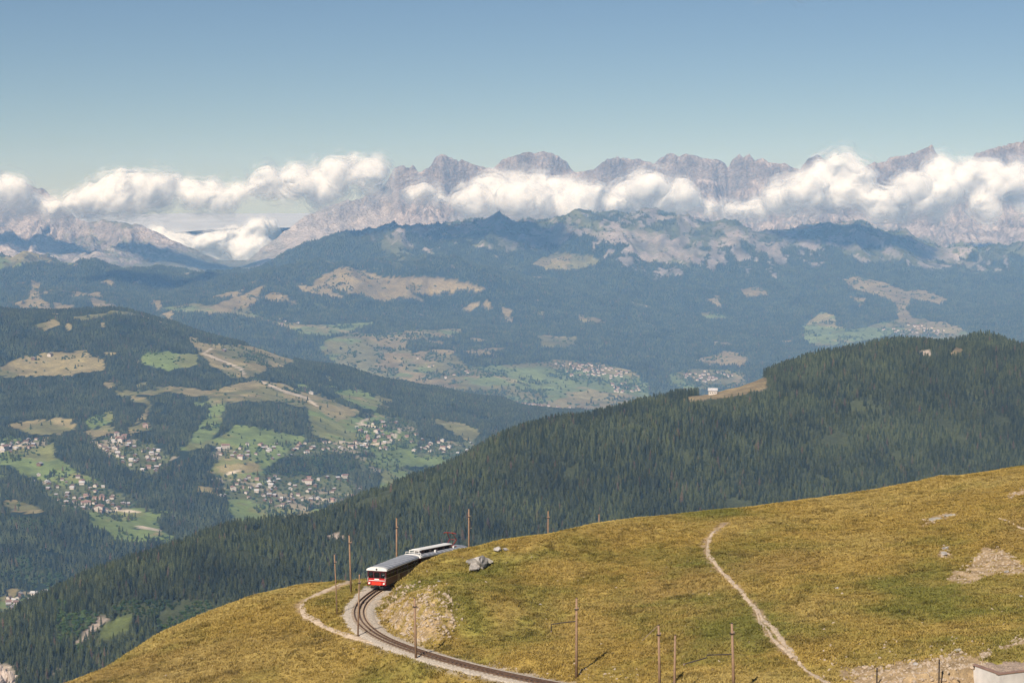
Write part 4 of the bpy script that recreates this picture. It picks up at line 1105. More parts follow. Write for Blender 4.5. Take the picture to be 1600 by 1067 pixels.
def rail(off, w, h, ztop, name):
    prof = [(-w * .9, ztop - h), (w * .9, ztop - h), (w * .9, ztop - h + .02), (w * .25, ztop - h + .03), (w * .25, ztop - .04), (w * .5, ztop - .035), (w * .5, ztop), (-w * .5, ztop), (-w * .5, ztop - .035), (-w * .25, ztop - .04), (-w * .25, ztop - h + .03), (-w * .9, ztop - h + .02)]
    V = []
    idx = list(range(0, len(TC), 2))
    for i in idx:
        for q, zz in prof:
            p = TC[i] + NRM[i] * (off + q); V.append((p[0], p[1], p[2] + zz))
    k = len(prof)
    F = [(i * k + a, i * k + (a + 1) % k, (i + 1) * k + (a + 1) % k, (i + 1) * k + a) for i in range(len(idx) - 1) for a in range(k)]
    o = MB().add(V, F).build(name, M_rail, trk); o.matrix_parent_inverse = PINV
    return o
rail(-.54, .075, .14, 0, 'rail'); rail(.54, .075, .14, 0, 'rail'); rail(0, .09, .14, .05, 'rack_rail')
sl_me = MB().box((0, 0, 0), (1.75, .22, .10)).mesh('sleeper'); sl_me.materials.append(M_sleeper)
for i in range(2, len(TC) - 2, 3):
    s = obj('sleeper', sl_me, None, trk); s.matrix_parent_inverse = PINV
    s.location = (TC[i, 0], TC[i, 1], TC[i, 2] - .185)
    s.rotation_euler = (math.atan2(D[i, 2], math.hypot(D[i, 0], D[i, 1])), 0, math.atan2(D[i, 1], D[i, 0]) - math.pi / 2)

# ---- overhead line poles
M_pole = plain('pole_timber', (.27, .17, .105), .85, .3, 1.2, bump=.3)
M_iron = plain('bracket_iron', (.055, .042, .036), .6, .3, 2.0, metal=.3)
M_insul = plain('insulator_glaze', (.28, .20, .15), .3, .15, 3.0)
def pole(base, top, label, r=.12, arms=(), tilt=0.0, Yfix=None, clamp=True, stay=None):
    """base, top: pixels; Yfix: distance when the hill hides the foot"""
    if Yfix is None:
        g = ground1(*base)
        if base[1] > 1067:
            pass
    else:
        a = at(top[0], top[1], Yfix); g = Vector((a.x, Yfix, float(g1.h(a.x, Yfix))))
    T = at(top[0], top[1], g.y)
    e = empty('catenary_pole', tuple(g)); tag(e, label, 'pole', 'overhead line poles of the railway')
    h = T.z - g.z; dx = T.x - g.x
    MB().tube([(0, 0, -.6), (dx * .5, 0, h * .5), (dx, 0, h)], [r * 1.12, r, r * .8], 8).build('shaft', M_pole, e, True)
    MB().tube([(dx, 0, h), (dx, 0, h + .07)], [r * .95, r * .3], 8).build('cap', M_iron, e)
    if clamp:
        MB().box((dx * .86, 0, h * .86), (r * 3.2, r * 2.6, .09)).build('clamp', M_iron, e)
        ins = MB()
        ins.tube([(dx * .86 + .16, 0, h * .86 + .03), (dx * .86 + .16, 0, h * .86 + .12), (dx * .86 + .16, 0, h * .86 + .22)], [.05, .07, .03], 8).build('insulator', M_insul, e)
    for pl in arms:
        pts = []
        for (u, v_) in pl:
            w = at(u, v_, g.y); pts.append((w.x - g.x, w.y - g.y, w.z - g.z))
        MB().tube(pts, .06, 6).build('bracket', M_iron, e)
        w = pts[-1]
        MB().tube([(w[0], w[1], w[2] + .05), (w[0], w[1], w[2] - .06), (w[0], w[1], w[2] - .14)], [.04, .08, .04], 8).build('insulator', M_insul, e)
    if stay:
        pts = [Vector(at(u, v_, g.y)) - g for u, v_ in stay]
        MB().tube(pts, .025, 6).build('stay', M_insul, e)
    return e
pole((527, 960), (522.4, 866), 'thin leaning timber pole on the grass inside the footpath loop', .07)
pole((548.7, 925.5), (545.5, 836), 'timber pole on the outer edge of the ballast beside the front coach', .11, arms=[[(545.8, 845), (549, 846)]])
pole((559, 994), (561.6, 897), 'slim timber pole where the footpath meets the bend of the track', .09)
pole((650, 1030), (647.7, 934), 'brown timber pole at the lower edge of the track below the stony bank', .13, arms=[[(648, 947), (653, 948)]])
pole(None, (619.5, 809), 'timber pole rising behind the railcar on the far side of the track', .12, Yfix=257)
pole(None, (732.5, 795), 'timber pole standing behind the hill just past the railcar tail', .11, Yfix=269, arms=[[(733, 806), (736, 824)]])
pole(None, (856.5, 798), 'timber pole rising above the hill crest behind the white rocks', .11, Yfix=288, arms=[[(856.5, 806), (855, 807)]])
pole(None, (936, 803), 'timber pole showing only its tip above the hill crest', .1, Yfix=305, clamp=False)
pole((900.8, 1060), (900.8, 934), 'tall timber pole carrying an angled iron arm over the track', .125, arms=[[(900.8, 970), (878, 972.5), (861.5, 975), (861.3, 985.5)]])
pole((1031, 1083), (1029, 976.5), 'timber pole with a pale slanting stay on the lower slope', .12, stay=[(1028, 977), (1003, 1000.5)])
pole((1053.5, 1092), (1055, 992), 'shorter timber pole on the lower slope beside the one with the stay', .11, clamp=False)
pole((1147, 1087), (1143.5, 973.5), 'pale timber pole with a long iron arm below the right footpath', .13, arms=[[(1145, 1021.5), (1105, 1023), (1104, 1027), (1069, 1037)]])
for q, nm in (((1370, 1072), 'iron fence post at the left end of the scree'), ((1467, 1072), 'iron fence post in the middle of the scree')):
    g = ground1(*q); h = (at(q[0], 1043 if q[0] < 1400 else 1030, g.y).z - g.z)
    e = empty('fence_post', tuple(g)); tag(e, nm, 'post', 'fence posts on the scree')
    MB().tube([(0, 0, -.4), (0, 0, h)], .06, 6).build('shaft', M_iron, e); MB().box((0, 0, h - .3), (.16, .16, .06)).build('bracket', M_iron, e)

# ---- the train
M_red = plain('red_paint', (.42, .022, .020), .35, .12, 1.5, spec=.5)
M_maroon_shaded = plain('maroon_paint_shaded', (.085, .012, .013), .4, .15, 1.5, spec=.5)  # dark red; the shade on the coach sides is put into this colour
M_orange = plain('bright_red_paint', (.62, .045, .018), .4, .12, 1.5, spec=.4)
M_white = plain('white_paint', (.72, .69, .64), .45, .1, 1.5, spec=.4)
M_cream = plain('cream_panel', (.40, .31, .17), .5, .15, 1.5, spec=.4)
M_roofg = plain('roof_sheet_grey', (.26, .265, .285), .45, .18, 1.2, metal=.2, spec=.5)
M_under = plain('underframe_black', (.022, .020, .018), .8, .3, 2.0)
M_wheel = plain('wheel_steel', (.10, .085, .075), .45, .3, 3.0, metal=.6)
m, N, L, B = new_mat('coach_glass')
B.inputs['Base Color'].default_value = (.012, .014, .016, 1); B.inputs['Roughness'].default_value = .06
B.inputs['Alpha'].default_value = .30
tcg = N.new('ShaderNodeTexCoord'); fg = noise_node(N, L, 1.7, 3, .5, tcg.outputs['Object']); L.new(range_node(N, L, fg, .3, .7, .03, .14), B.inputs['Roughness'])
M_glass = m
m, N, L, B = new_mat('lamp_glass'); B.inputs['Base Color'].default_value = (.8, .78, .7, 1); B.inputs['Roughness'].default_value = .1
fl = noise_node(N, L, 9, 2, .5); L.new(range_node(N, L, fl, .3, .7, .05, .2), B.inputs['Roughness'])
M_lamp = m
M_panto = plain('pantograph_paint', (.22, .03, .028), .5, .2, 2.0)
M_seat = plain('seat_wood', (.30, .19, .085), .6, .2, 2.0)

def at_track(s):
    return np.array([np.interp(s, TS, TC[:, k]) for k in range(3)])
s_front = float(TS[np.argmin(np.hypot(TC[:, 0] - at_z(582.5, 920.6, -49.08).x, TC[:, 1] - at_z(582.5, 920.6, -49.08).y))]) + .6
W = 2.5
def coach(name, label, s0, Lc, motor):
    a = Vector(at_track(s0 + 1.8)); b = Vector(at_track(s0 + Lc - 1.8))
    d = (b - a).normalized()
    side = d.cross(Vector((0, 0, 1))).normalized(); up = side.cross(d).normalized()
    M = Matrix((side, d, up)).transposed().to_4x4(); M.translation = a - d * 1.8
    e = empty(name); e.matrix_world = M; tag(e, label, 'train')
    hw = W / 2
    zf, zs, zw0, zw1, zr = .55, 1.42, 1.50, 2.22, 2.42        # floor edge, sill, window, cant rail
    MB().box((0, Lc / 2, .80), (W - .3, Lc - .3, .10)).build('floor', M_under, e)
    for s in (-1, 1):
        x0 = s * (hw - .04)
        body = MB().box((x0, Lc / 2, (zf + zs) / 2), (.08, Lc, zs - zf)).box((x0, Lc / 2, (zw1 + zr) / 2 + .02), (.08, Lc, zr - zw1 + .04))
        side_p = body.build('side_wall', M_maroon_shaded, e)
        MB().box((s * (hw + .012), Lc / 2, zs + .03), (.03, Lc - .1, .09)).build('waist_rail', M_cream, side_p)
        nwin = 9 if not motor else 10
        step = (Lc - .5) / nwin
        for k in range(nwin + 1):
            y_ = .25 + k * step
            MB().box((x0, y_, (zs + zw1) / 2), (.075, .14 if k not in (3, 6) else .3, zw1 - zs)).build('window_post', M_maroon_shaded, e)
        for k in range(nwin):
            y_ = .25 + (k + .5) * step
            pn = MB().box((s * (hw - .055), y_, (zs + zw1) / 2), (.02, step - .15, zw1 - zs - .02)).build('window_pane', M_glass, e)
            MB().box((s * (hw - .035), y_, zs + .52), (.03, step - .16, .035)).build('glazing_bar', M_cream, pn)
        for k in (3, 6):
            dr = MB().box((s * (hw + .004), .25 + k * step + .45, 1.05), (.03, .72, .75)).build('door', M_cream, e)
            MB().box((s * (hw + .035), .25 + k * step + .72, 1.2), (.04, .03, .22)).build('handle', M_white, dr)
            MB().box((s * (hw - .02), .25 + k * step + .45, .38), (.22, .7, .05)).build('step', M_under, e)
    # seats inside
    for k in range(int(Lc / 1.5) - 1):
        y_ = 1.9 + k * 1.5
        if y_ > Lc - .8: break
        for s in (-1, 1):
            st = MB().box((s * .68, y_, 1.22), (.95, .42, .08)).box((s * .68, y_ + .2, 1.5), (.95, .06, .55)).box((s * .68, y_, 1.02), (.8, .3, .34)).build('seat', M_seat, e)
    # roof: low arch, overhanging, white rim at the front
    arc = [(hw + .10) * math.cos(t) for t in np.linspace(0, math.pi, 13)]
    arz = [zr + .06 + .36 * math.sin(t) ** .8 for t in np.linspace(0, math.pi, 13)]
    prof = list(zip(arc, arz)) + [(-hw - .10, zr), (hw + .10, zr)]
    rf = MB().prism(prof, .42, Lc + .05).build('roof', M_roofg, e)
    for k in range(int(Lc / 1.25)):
        y_ = .9 + k * 1.25
        rib = [((hw + .105) * math.cos(t), zr + .062 + .375 * math.sin(t) ** .8) for t in np.linspace(0, math.pi, 13)]
        MB().tube([(x_, y_, z_) for x_, z_ in rib], .022, 5).build('roof_rib', M_roofg, rf)
    cap = [((hw + .12) * math.cos(t), zr + .02 + .42 * math.sin(t) ** .8) for t in np.linspace(0, math.pi, 13)] + [(-hw - .12, zr - .02), (hw + .12, zr - .02)]
    rc = MB().prism(cap, -.14, .44).build('roof_front', M_white, e)
    MB().tube([(0, -.18, zr + .16), (0, -.10, zr + .16)], .12, 12).build('lamp', M_under, rc)
    for s in (-1, 1): MB().box((s * (hw + .105), Lc / 2, zr + .03), (.03, Lc - .6, .08)).build('gutter', M_white, rf)
    # front wall
    fp = MB().box((0, .04, (zf + zs) / 2 + .02), (W, .08, zs - zf)).build('front_panel', M_red, e)
    MB().box((0, -.03, .78), (1.25, .06, .42)).build('apron', M_orange, fp)
    MB().box((0, -.02, 1.16), (2.1, .04, .07)).build('stripe', M_white, fp)
    MB().box((0, -.025, 1.32), (.62, .04, .14)).build('route_board', M_white, fp)
    hd = MB().box((0, .04, 2.32), (W, .08, .22)).build('header', M_maroon_shaded, e)
    for x_ in (-hw + .07, -.42, .42, hw - .07): MB().box((x_, .04, (zs + zw1) / 2 + .03), (.12, .085, zw1 - zs + .06)).build('window_post', M_maroon_shaded, e)
    for x_, w_ in ((-.81, .66), (0, .72), (.81, .66)):
        gl = MB().box((x_, .05, (zs + zw1) / 2 + .02), (w_, .02, zw1 - zs - .03)).build('windscreen', M_glass, e)
        MB().tube([(x_ - .05, -.01, zs + .05), (x_ + .12, -.01, zs + .45)], .014, 5).build('wiper', M_under, gl)
    for s in (-1, 1):
        hl = MB().tube([(s * .98, -.12, .80), (s * .98, 0, .80)], [.12, .14], 12).build('headlight', M_white, e)
        MB().tube([(s * .98, -.135, .80), (s * .98, -.12, .80)], .10, 12).build('lens', M_lamp, hl)
        MB().tube([(s * 1.13, -.10, .95), (s * 1.17, -.12, 1.2), (s * 1.13, -.10, 1.62)], .025, 6).build('handrail', M_white, e)
    # rear wall
    MB().box((0, Lc - .04, 1.5), (W - .1, .08, 1.85)).build('rear_panel', M_maroon_shaded, e)
    # under the floor
    MB().box((0, Lc / 2, .60), (1.7, Lc - .6, .30)).build('underframe', M_under, e)
    MB().box((0, -.12, .48), (.5, .5, .16)).tube([(0, -.42, .50), (0, -.34, .50)], .16, 10).build('coupler', M_under, e)
    MB().box((0, .12, .26), (1.7, .10, .30)).build('cow_catcher', M_under, e)
    for yb in (2.2, Lc - 2.2):
        bg_ = MB().box((.72, yb, .42), (.10, 2.1, .26)).box((-.72, yb, .42), (.10, 2.1, .26)).box((0, yb, .48), (1.5, .3, .2)).build('bogie', M_under, e)
        for dy in (-.75, .75):
            for s in (-1, 1): MB().tube([(s * .48, yb + dy, .36), (s * .59, yb + dy, .36)], .36, 16).build('wheel', M_wheel, bg_)
    if motor:
        bx0, bx1 = .75, 10.6
        z0, z1 = 2.74, 3.28
        bx = MB().box((0, (bx0 + bx1) / 2 + .5, (z0 + z1) / 2), (1.25, bx1 - bx0 - 1.0, z1 - z0)).build('roof_box', M_maroon_shaded, e)
        tp = MB().prism([(-.68, z1), (.68, z1), (.64, z1 + .07), (.3, z1 + .11), (-.3, z1 + .11), (-.64, z1 + .07)], bx0 + .3, bx1 + .1).build('box_lid', M_white, bx)
        for s in (-1, 1):
            for k in range(12): MB().box((s * .64, 2.0 + k * .68, 3.0), (.03, .52, .30)).build('louvre', M_under if k % 3 else M_maroon_shaded, bx)
        fr = MB()
        for s in (-1, 0, 1): fr.box((s * .70, .62, 2.98), (.07, .07, .56))
        fr.box((0, .62, 3.24), (1.5, .08, .08)).box((0, .62, 2.74), (1.5, .08, .08)).box((.70, 1.0, 3.24), (.06, .7, .06)).box((-.70, 1.0, 3.24), (.06, .7, .06)).box((1.1, .30, 2.86), (.05, .05, .4)).box((-1.1, .30, 2.86), (.05, .05, .4)).box((0, .30, 3.04), (2.25, .05, .05))
        fr.build('roof_frame', M_white, e)
        MB().box((.95, 5.0, 2.86), (.22, .3, .34)).build('vent', M_white, e); MB().box((.75, 11.0, 2.88), (.3, .4, .3)).build('vent', M_white, e)
        pa = MB()
        yp = 11.6
        pa.box((0, yp, 2.86), (1.2, 1.5, .08))
        for s in (-1, 1):
            for t in (-1, 1): pa.box((s * .5, yp + t * .6, 2.78), (.12, .12, .24))
        base_ = pa.build('pantograph_base', M_orange, e)
        for s in (-1, 1):
            MB().tube([(s * .48, yp - .55, 2.92), (s * .52, yp + .75, 3.75)], .06, 6).build('pantograph_arm', M_panto, base_)
            MB().tube([(s * .52, yp + .75, 3.75), (s * .42, yp - .35, 4.75)], .055, 6).build('pantograph_arm', M_panto, base_)
        MB().tube([(-.52, yp + .75, 3.75), (.52, yp + .75, 3.75)], .035, 6).build('pantograph_crossbar', M_panto, base_)
        MB().tube([(-.95, yp - .35, 4.62), (-.75, yp - .35, 4.78), (.75, yp - .35, 4.78), (.95, yp - .35, 4.62)], .06, 6).build('collector_bow', M_panto, base_)
    return e, M
LC1 = 12.6
c1_e, c1_M = coach('railway_coach', 'red and white railway coach with a grey roof leading the mountain train', s_front, LC1, False)
c2_e, c2_M = coach('railcar', 'red railcar with a white roof box and raised pantograph behind the coach', s_front + LC1 + .75, 14.4, True)

# ---- driver standing behind the windscreen
M_shirt = plain('white_shirt', (.75, .74, .72), .8, .1, 6.0); M_hair = plain('dark_hair', (.03, .022, .018), .7, .2, 12.0)
M_skin = plain('skin', (.50, .30, .21), .6, .08, 8.0); M_trouser = plain('dark_trousers', (.03, .033, .045), .85, .2, 6.0)
def person_mesh(segs, name):
    me = bpy.data.meshes.new(name)
    vs = []; es = []; rr = []
    for chain in segs:
        last = None
        for (p, r) in chain:
            key = next((i for i, q in enumerate(vs) if (Vector(q) - Vector(p)).length < 1e-5), None)
            if key is None: vs.append(p); rr.append(r); key = len(vs) - 1
            if last is not None: es.append((last, key))
            last = key
    me.from_pydata(vs, es, [])
    o = bpy.data.objects.new(name + '_tmp', me); COL.objects.link(o)
    o.modifiers.new('skin', 'SKIN'); 
    for i, r in enumerate(rr): me.skin_vertices[0].data[i].radius = r; 
    me.skin_vertices[0].data[0].use_root = True
    s = o.modifiers.new('sub', 'SUBSURF'); s.levels = 2; s.render_levels = 2
    ev = o.evaluated_get(bpy.context.evaluated_depsgraph_get())
    out = bpy.data.meshes.new_from_object(ev); out.name = name
    bpy.data.objects.remove(o)
    out.polygons.foreach_set('use_smooth', np.ones(len(out.polygons), bool))
    return out
pel, wst, chs, nk, hd0, hd1 = (0, 0, .86), (0, 0, 1.02), (0, -.01, 1.28), (0, -.02, 1.43), (0, -.03, 1.54), (0, -.03, 1.64)
body = [[(pel, (.15, .10)), (wst, (.14, .10)), (chs, (.17, .11)), (nk, (.055, .055)), (hd0, (.075, .09)), (hd1, (.07, .085))]]
for s in (-1, 1):
    body.append([(pel, (.15, .10)), ((s * .10, 0, .78), (.085, .085)), ((s * .11, -.02, .46), (.06, .06)), ((s * .11, .02, .09), (.042, .042)), ((s * .12, -.13, .03), (.04, .03))])
    body.append([(chs, (.17, .11)), ((s * .21, 0, 1.34), (.06, .06)), ((s * .26, -.04, 1.10), (.045, .045)), ((s * .19, -.27, 1.02), (.034, .034)), ((s * .17, -.35, 1.03), (.035, .02))])
bme = person_mesh(body, 'person')
for m_ in (M_skin, M_shirt, M_trouser): bme.materials.append(m_)
for p in bme.polygons:
    c = p.center
    p.material_index = 0 if (c.z > 1.42 or (c.y < -.20 and c.z > .9)) else (1 if c.z > .92 else 2)
per = obj('person', bme)
per.matrix_world = c1_M @ Matrix.Translation((.72, .50, .86))
tag(per, 'driver in a white shirt standing behind the coach windscreen', 'person')
hr = MB()
bm = bmesh.new(); bmesh.ops.create_uvsphere(bm, u_segments=12, v_segments=8, radius=.105, matrix=Matrix.Translation((0, -.01, 1.645)) @ Matrix.Diagonal((.85, 1.0, .85, 1)))
bmesh.ops.delete(bm, geom=[v for v in bm.verts if v.co.z < 1.60 or (v.co.y < -.08 and v.co.z < 1.67)], context='VERTS')
hme = bpy.data.meshes.new('hair'); bm.to_mesh(hme); bm.free(); obj('hair', hme, M_hair, per)

# ---- rocks
M_stone = plain('pale_rock', (.40, .315, .23), .9, .35, .9, spec=.1, bump=1.0)
M_boulder = plain('grey_boulder', (.37, .335, .30), .9, .45, .7, spec=.1, bump=1.0)
M_stone2 = plain('lichen_rock', (.36, .325, .265), .9, .4, .7, spec=.1, bump=1.0)
def rock_mesh(seed, sub=3, cuts=16, flat=.75, rough=.035):
    rng = random.Random(seed)
    bm = bmesh.new(); bmesh.ops.create_icosphere(bm, subdivisions=sub, radius=1)
    P = []
    for _ in range(cuts):
        n_ = Vector((rng.gauss(0, 1), rng.gauss(0, 1), rng.gauss(0, 1))).normalized(); P.append((n_, rng.uniform(.45, .88)))
    for v in bm.verts:
        for n_, d_ in P:
            k = v.co.dot(n_)
            if k > d_: v.co -= n_ * (k - d_)
        v.co += v.co.normalized() * rng.uniform(-rough, rough); v.co.z *= flat
    me = bpy.data.meshes.new('rock'); bm.to_mesh(me); bm.free()
    return me
ROCKS = [rock_mesh(60 + k, 3, 22, .8, .06) for k in range(5)]
for k, r_ in enumerate(ROCKS): r_.materials.append(M_boulder if k % 2 == 0 else M_stone2)
SMALL = [rock_mesh(80 + k, 1, 8) for k in range(3)]
for r_ in SMALL: r_.materials.append(M_stone)
def boulder(px, py, wpx, label, k, flat=1.0, wide=1.0, rz=0.0, sink=.25, name='boulder'):
    g = ground1(px, py); r = wpx / 2 * g.y / FPX
    o = obj(name, ROCKS[k]); o.scale = (r * wide, r, r * flat); o.rotation_euler = (0, 0, rz)
    o.location = (g.x, g.y, g.z + r * flat * .75 * (1 - 2 * sink) * .6)
    return tag(o, label, 'rock', 'rocks on the meadow hill')
boulder(748, 886, 40, 'large cracked grey boulder, biggest of the rocks on the hill', 0, 1.05, 1.05, .4, .1)
boulder(740, 890, 24, 'pale slab leaning on the front of the largest boulder', 2, .9, 1.2, 1.2, .15)
boulder(761, 880, 22, 'grey slab against the right side of the largest boulder', 1, .8, 1.3, 2.0, .2)
boulder(778, 861, 15, 'pale cream block, taller of the two beside the largest boulder', 2, 1.1, 1.0, .2, .1)
boulder(790, 860, 12, 'pale cream block, lower of the two beside the largest boulder', 4, .75, 1.2, .9, .15)
boulder(808, 836, 15, 'long white rock lying on the crest line', 2, .6, 1.3, 0, .15)
boulder(686, 909, 7, 'small pale stone on the slope above the stony bank', 4, .8, 1.2, 1, .2)
boulder(1478, 858, 13, 'pale stone, upper of the pair below the rock ledge', 0, .9, 1.1, .5, .2)
boulder(1474, 866, 15, 'pale stone, lower of the pair below the rock ledge', 2, .7, 1.3, 1.5, .2)
boulder(1462, 813, 26, 'flat grey rock ledge breaking through the upper grass', 1, .35, 1.5, .3, .2, 'rock_ledge')
boulder(1486, 806, 22, 'thin pale rock ledge above the rusty grass patch', 3, .3, 1.6, .1, .2, 'rock_ledge')
boulder(1308, 919, 8, 'single white stone lying in the open grass', 2, .7, 1.2, 0, .2)
boulder(1596, 933, 9, 'single white stone below the upper scree', 4, .8, 1.1, 0, .2)
boulder(1497, 1018, 16, 'dark topped rock at the upper rim of the lower scree', 3, .8, 1.2, .6, .25)
boulder(1430, 1038, 12, 'white stone in the middle of the lower scree', 2, .8, 1.2, .6, .25)
boulder(1573, 895, 11, 'pale block at the foot of the upper scree', 0, .8, 1.1, .9, .2)
boulder(844, 945, 6, 'small white stone in the green grass above the angled arm pole', 2, .7, 1.2, .9, .2)

# bare crag between the trees of the forest hill
g = ground2(8, 1066)
cr_ = empty('rock_outcrop', (g.x, g.y, g.z)); tag(cr_, 'bare pale crag rising between the spruces at the foot of the forest hill', 'rock')
M_crag = plain('crag_limestone', (.50, .41, .34), .95, .4, .12, spec=.1, bump=1.0)
for k, (dx, dy, w_, h_) in enumerate([(0, 0, 7, 13), (-8, 4, 8, 15), (7, -3, 5, 9), (-16, 2, 8, 12), (-3, -8, 5, 8), (11, 2, 4, 6)]):
    rm = rock_mesh(120 + k, 3, 22, 1.0, .09); o = obj('spire', rm, M_crag, cr_); o.location = (dx, dy, h_ * .3); o.scale = (w_, w_ * .8, h_); o.rotation_euler = (.1 * (k % 3 - 1), .12 * (k % 2), k * 1.3)
# rubble: bank by the track, scree patches, sprinkled stones
def pxpts(poly, n, rng):
    xs = [p[0] for p in poly]; ys = [p[1] for p in poly]
    q = []
    while len(q) < n:
        a = rng.uniform(min(xs), max(xs), 4 * n); b = rng.uniform(min(ys), max(ys), 4 * n)
        k = in_poly(a, b, poly)
        q += list(zip(a[k], b[k]))
    return q[:n]
def ground_many(PXY):
    """vectorised ground1"""
    P = np.array(PXY); a = (P[:, 0] - 800) / FPX; b = (533.5 - P[:, 1]) / FPX
    hit = np.full(len(P), np.nan)
    for yy in np.arange(160, 325, .4):
        t = yy / (CP + b * SP); zr = (-SP + b * CP) * t
        m = np.isnan(hit) & (zr < g1.h(a * t, np.full(len(P), yy)))
        hit[m] = yy
    ok = ~np.isnan(hit); hit = hit[ok]
    t = hit / (CP + b[ok] * SP)
    x_ = a[ok] * t
    return np.stack([x_, hit, g1.h(x_, hit)], 1)
pts = []; siz = []
for poly, n, s0, s1 in [(F_TALUS[0], 520, .08, .36), ([(590, 920), (640, 905), (700, 915), (730, 950), (715, 1000), (660, 1012), (590, 975)], 260, .06, .26), (F_SCREE[0], 600, .06, .30), (F_SCREE[1], 420, .06, .26), (F_SCREE[2], 40, .1, .25), (F_SCREE[3], 30, .1, .3), (F_SCREE[4], 40, .1, .25), (F_SCREE[5], 60, .08, .25), (F_SCREE[6], 60, .08, .25),
                        ([(560, 1000), (640, 1030), (860, 1075), (900, 1060), (700, 1020), (640, 995)], 260, .04, .16), ([(1280, 1010), (1500, 990), (1560, 1000), (1540, 1040), (1330, 1067), (1270, 1067)], 160, .06, .25), ([(600, 870), (720, 860), (1100, 810), (1600, 740), (1600, 1067), (900, 1067), (700, 990)], 220, .05, .22), ([(200, 1067), (420, 930), (530, 950), (600, 1067)], 70, .05, .16), ([(880, 1035), (1000, 1045), (1000, 1067), (890, 1067)], 60, .06, .2)]:
    q = ground_many(pxpts(poly, n, RNG)); pts.append(q); siz.append(s0 + (s1 - s0) * RNG.uniform(0, 1, len(q)) ** 3)
pts = np.concatenate(pts); siz = np.concatenate(siz)
dd = dist_line(pts[:, 0], pts[:, 1], TC2) > 1.15
pts, siz = pts[dd], siz[dd]
n = len(pts)
src = []
for k in range(3):
    o = obj('stone', SMALL[k]); p = ground1(*[(705, 972), (640, 985), (660, 940)][k]); o.location = p + Vector((0, 0, .05)); o.scale = (.32, .28, .25)
    tag(o, ['pale angular stone at the right end of the stony bank', 'pale angular stone at the foot of the stony bank', 'pale angular stone near the top of the stony bank'][k], 'stone', 'rocks on the meadow hill'); src.append(o)
sc_ = np.stack([siz * RNG.uniform(.8, 1.5, n), siz * RNG.uniform(.8, 1.3, n), siz * RNG.uniform(.6, 1.1, n)], 1)
rot = RNG.uniform(0, 6.28, (n, 3)) * np.array([.15, .15, 1])
o = scatter('rubble', pts + np.array([0, 0, .02]), sc_, rot, RNG.integers(0, 3, n), src)
o['label'] = 'loose pale rubble on the banks and scree patches'; o['category'] = 'rubble'

# ---- concrete roof corner
M_conc = plain('white_concrete', (.60, .56, .52), .85, .18, .6, spec=.1, bump=.2)
M_cop = plain('coping_metal', (.26, .16, .12), .6, .2, 1.0)
M_grav = plain('roof_gravel', (.33, .25, .19), .95, .5, 6.0, spec=.1, bump=1.0)
c0 = at(1562, 1052, 161.6); ang = math.atan2(1.2, 2.75)
e = empty('concrete_building', (c0.x, c0.y, c0.z - 3.0), ang); tag(e, 'white concrete building corner with brown coping and gravel roof beside the scree', 'building')
WX, WY = 9.0, 3.4
MB().box((WX / 2, .1, 1.45), (WX, .2, 2.9)).build('wall', M_conc, e); MB().box((.1, WY / 2 + .1, 1.45), (.2, WY - .2, 2.9)).build('wall', M_conc, e)
MB().box((WX / 2, WY + .1, 1.25), (WX, .2, 2.5)).build('wall', M_conc, e); MB().box((WX - .1, WY / 2 + .1, 1.25), (.2, WY - .2, 2.5)).build('wall', M_conc, e)
MB().box((WX / 2 - .05, .16, 2.95), (WX + .1, .42, .10)).build('coping', M_cop, e); MB().box((.16, WY / 2 + .32, 2.95), (.42, WY - .1, .10)).build('coping', M_cop, e)
rg = Grid(.2, WX + .3, .15, .2, WY + 1.2, .15); rg.Z = 2.72 + .10 * fbm(rg.X, rg.Y, .8, 3, 5)
ro = rg.build('roof', M_grav); del ro['kind']; ro.parent = e

# ================================================================== GRASS
M_grass = attr_mat('dry_grass', [.9], .8, 0, 1, 1, .25, 'tint')
def tuft_mesh(seed, n=16, h=.24, r=.28):
    rng = random.Random(seed); mb = MB()
    for k in range(n):
        a = rng.uniform(0, 6.28); q = r * math.sqrt(rng.random()); c = Vector((q * math.cos(a), q * math.sin(a), -.03))
        d_ = rng.uniform(0, 6.28); lean = rng.uniform(.15, .9); hh = h * rng.uniform(.5, 1.1); w = rng.uniform(.018, .04)
        side = Vector((-math.sin(d_), math.cos(d_), 0)) * w; tip = c + Vector((math.cos(d_) * lean * hh, math.sin(d_) * lean * hh, hh))
        mid = c + Vector((math.cos(d_) * lean * hh * .35, math.sin(d_) * lean * hh * .35, hh * .6))
        mb.add([c - side, c + side, mid + side * .8, mid - side * .8, tip], [(0, 1, 2, 3), (3, 2, 4)])
    return mb.mesh('blades')
tsrc = []
for k in range(3):
    me = tuft_mesh(90 + k); me.materials.append(M_grass)
    o = obj('grass_tuft', me); p = ground1(*[(660, 1060), (820, 905), (1250, 900)][k]); o.location = p
    o['tint'] = [.25, .17, .04]
    tag(o, ['grass tuft on the slope below the brown pole', 'grass tuft on the slope right of the largest boulder', 'grass tuft on the slope right of the long footpath'][k], 'grass', 'grass tufts'); tsrc.append(o)
nx_ = 185000
x = RNG.uniform(-80, 94, nx_); y = RNG.uniform(166, 308, nx_)
z = g1.h(x, y); px, py = project(x, y, z)
gv = g1.h(x, y, green) + RNG.normal(0, .10, nx_); rv_ = g1.h(x, y, red); sv = g1.h(x, y, straw) + RNG.normal(0, .2, nx_)
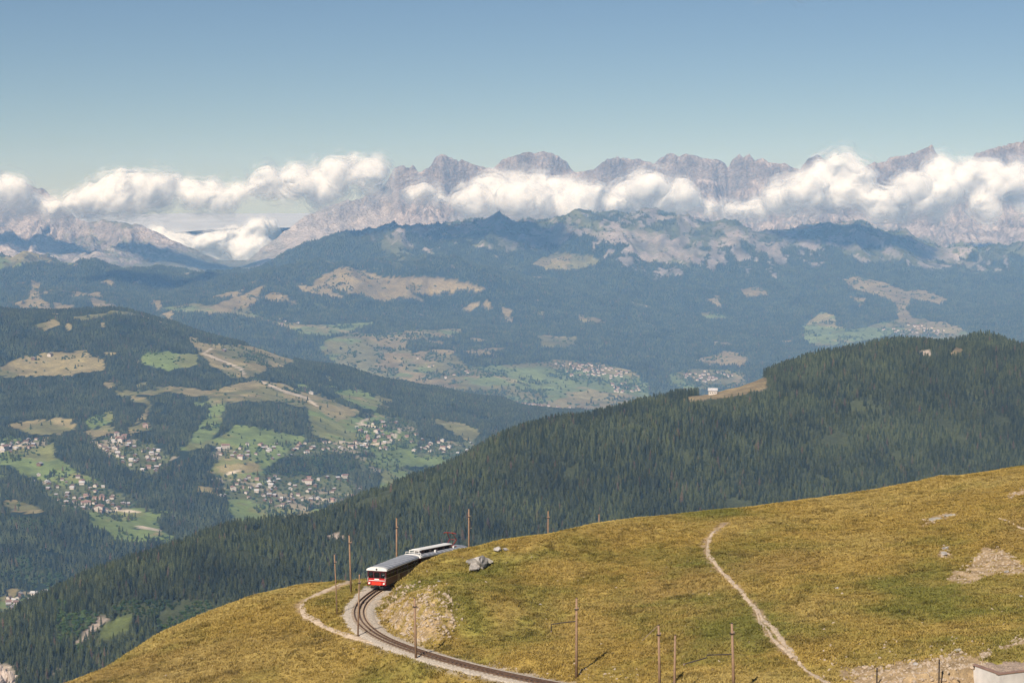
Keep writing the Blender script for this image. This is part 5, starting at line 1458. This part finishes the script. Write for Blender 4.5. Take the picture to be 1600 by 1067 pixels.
bv = g1.h(x, y, bare.astype(float)); gvl = g1.h(x, y, gravel.astype(float)); dt = g1.h(x, y, dtr); dp = g1.h(x, y, dpath)
keep = (px > -160) & (px < 1850) & (py < 1110) & (dt > 2.0) & (gvl < .4) & (RNG.uniform(0, 1, nx_) > bv * 1.05) & (dp > 4.5)
keep &= ~((x > c0.x - 1.5) & (y < c0.y + 5) & (px > 1525))
x, y, z, gv, rv_, sv = x[keep], y[keep], z[keep], gv[keep], rv_[keep], sv[keep]
tint = grass_colour(gv, rv_, sv) * RNG.uniform(.85, 1.2, len(x))[:, None]
hgt = np.clip(.85 + .5 * fbm(x, y, 3.2, 3, 401) + RNG.normal(0, .15, len(x)), .3, 1.8)
dark = (fbm(x, y, 2.4, 2, 403) > .75)
tint[dark] *= .68; hgt[dark] *= 1.35
wdt = RNG.uniform(.9, 1.5, len(x))
rot = np.stack([RNG.uniform(-.1, .1, len(x)), RNG.uniform(-.1, .1, len(x)), RNG.uniform(0, 6.28, len(x))], 1)
o = scatter('grass', np.stack([x, y, z - .01], 1), np.stack([wdt, wdt, hgt], 1), rot, RNG.integers(0, 3, len(x)), tsrc, tint)
o['label'] = 'dry golden and green alpine grass covering the hill'; o['category'] = 'grass'
print('tufts', len(x))

# ================================================================== hazy air over the valley
hz = MB().box((0, 7900, -375), (10500, 16780, 1460)).build('haze', None)
hz['kind'] = 'stuff'
hm = bpy.data.materials.new('hazy_air'); hm.use_nodes = True
for n in list(hm.node_tree.nodes):
    if n.type == 'BSDF_PRINCIPLED': hm.node_tree.nodes.remove(n)
pv = hm.node_tree.nodes.new('ShaderNodeVolumePrincipled')
pv.inputs['Color'].default_value = (.28, .55, 1.0, 1)
pv.inputs['Density'].default_value = 4.1e-5
pv.inputs['Absorption Color'].default_value = (1, 1, 1, 1)      # thin air: it scatters blue first and swallows nothing
pv.inputs['Anisotropy'].default_value = -0.22
hm.node_tree.links.new(pv.outputs[0], hm.node_tree.nodes['Material Output'].inputs['Volume'])
hz.data.materials.append(hm)
hz['label'] = 'thin blue haze filling the air over the valley'
hz['category'] = 'haze'
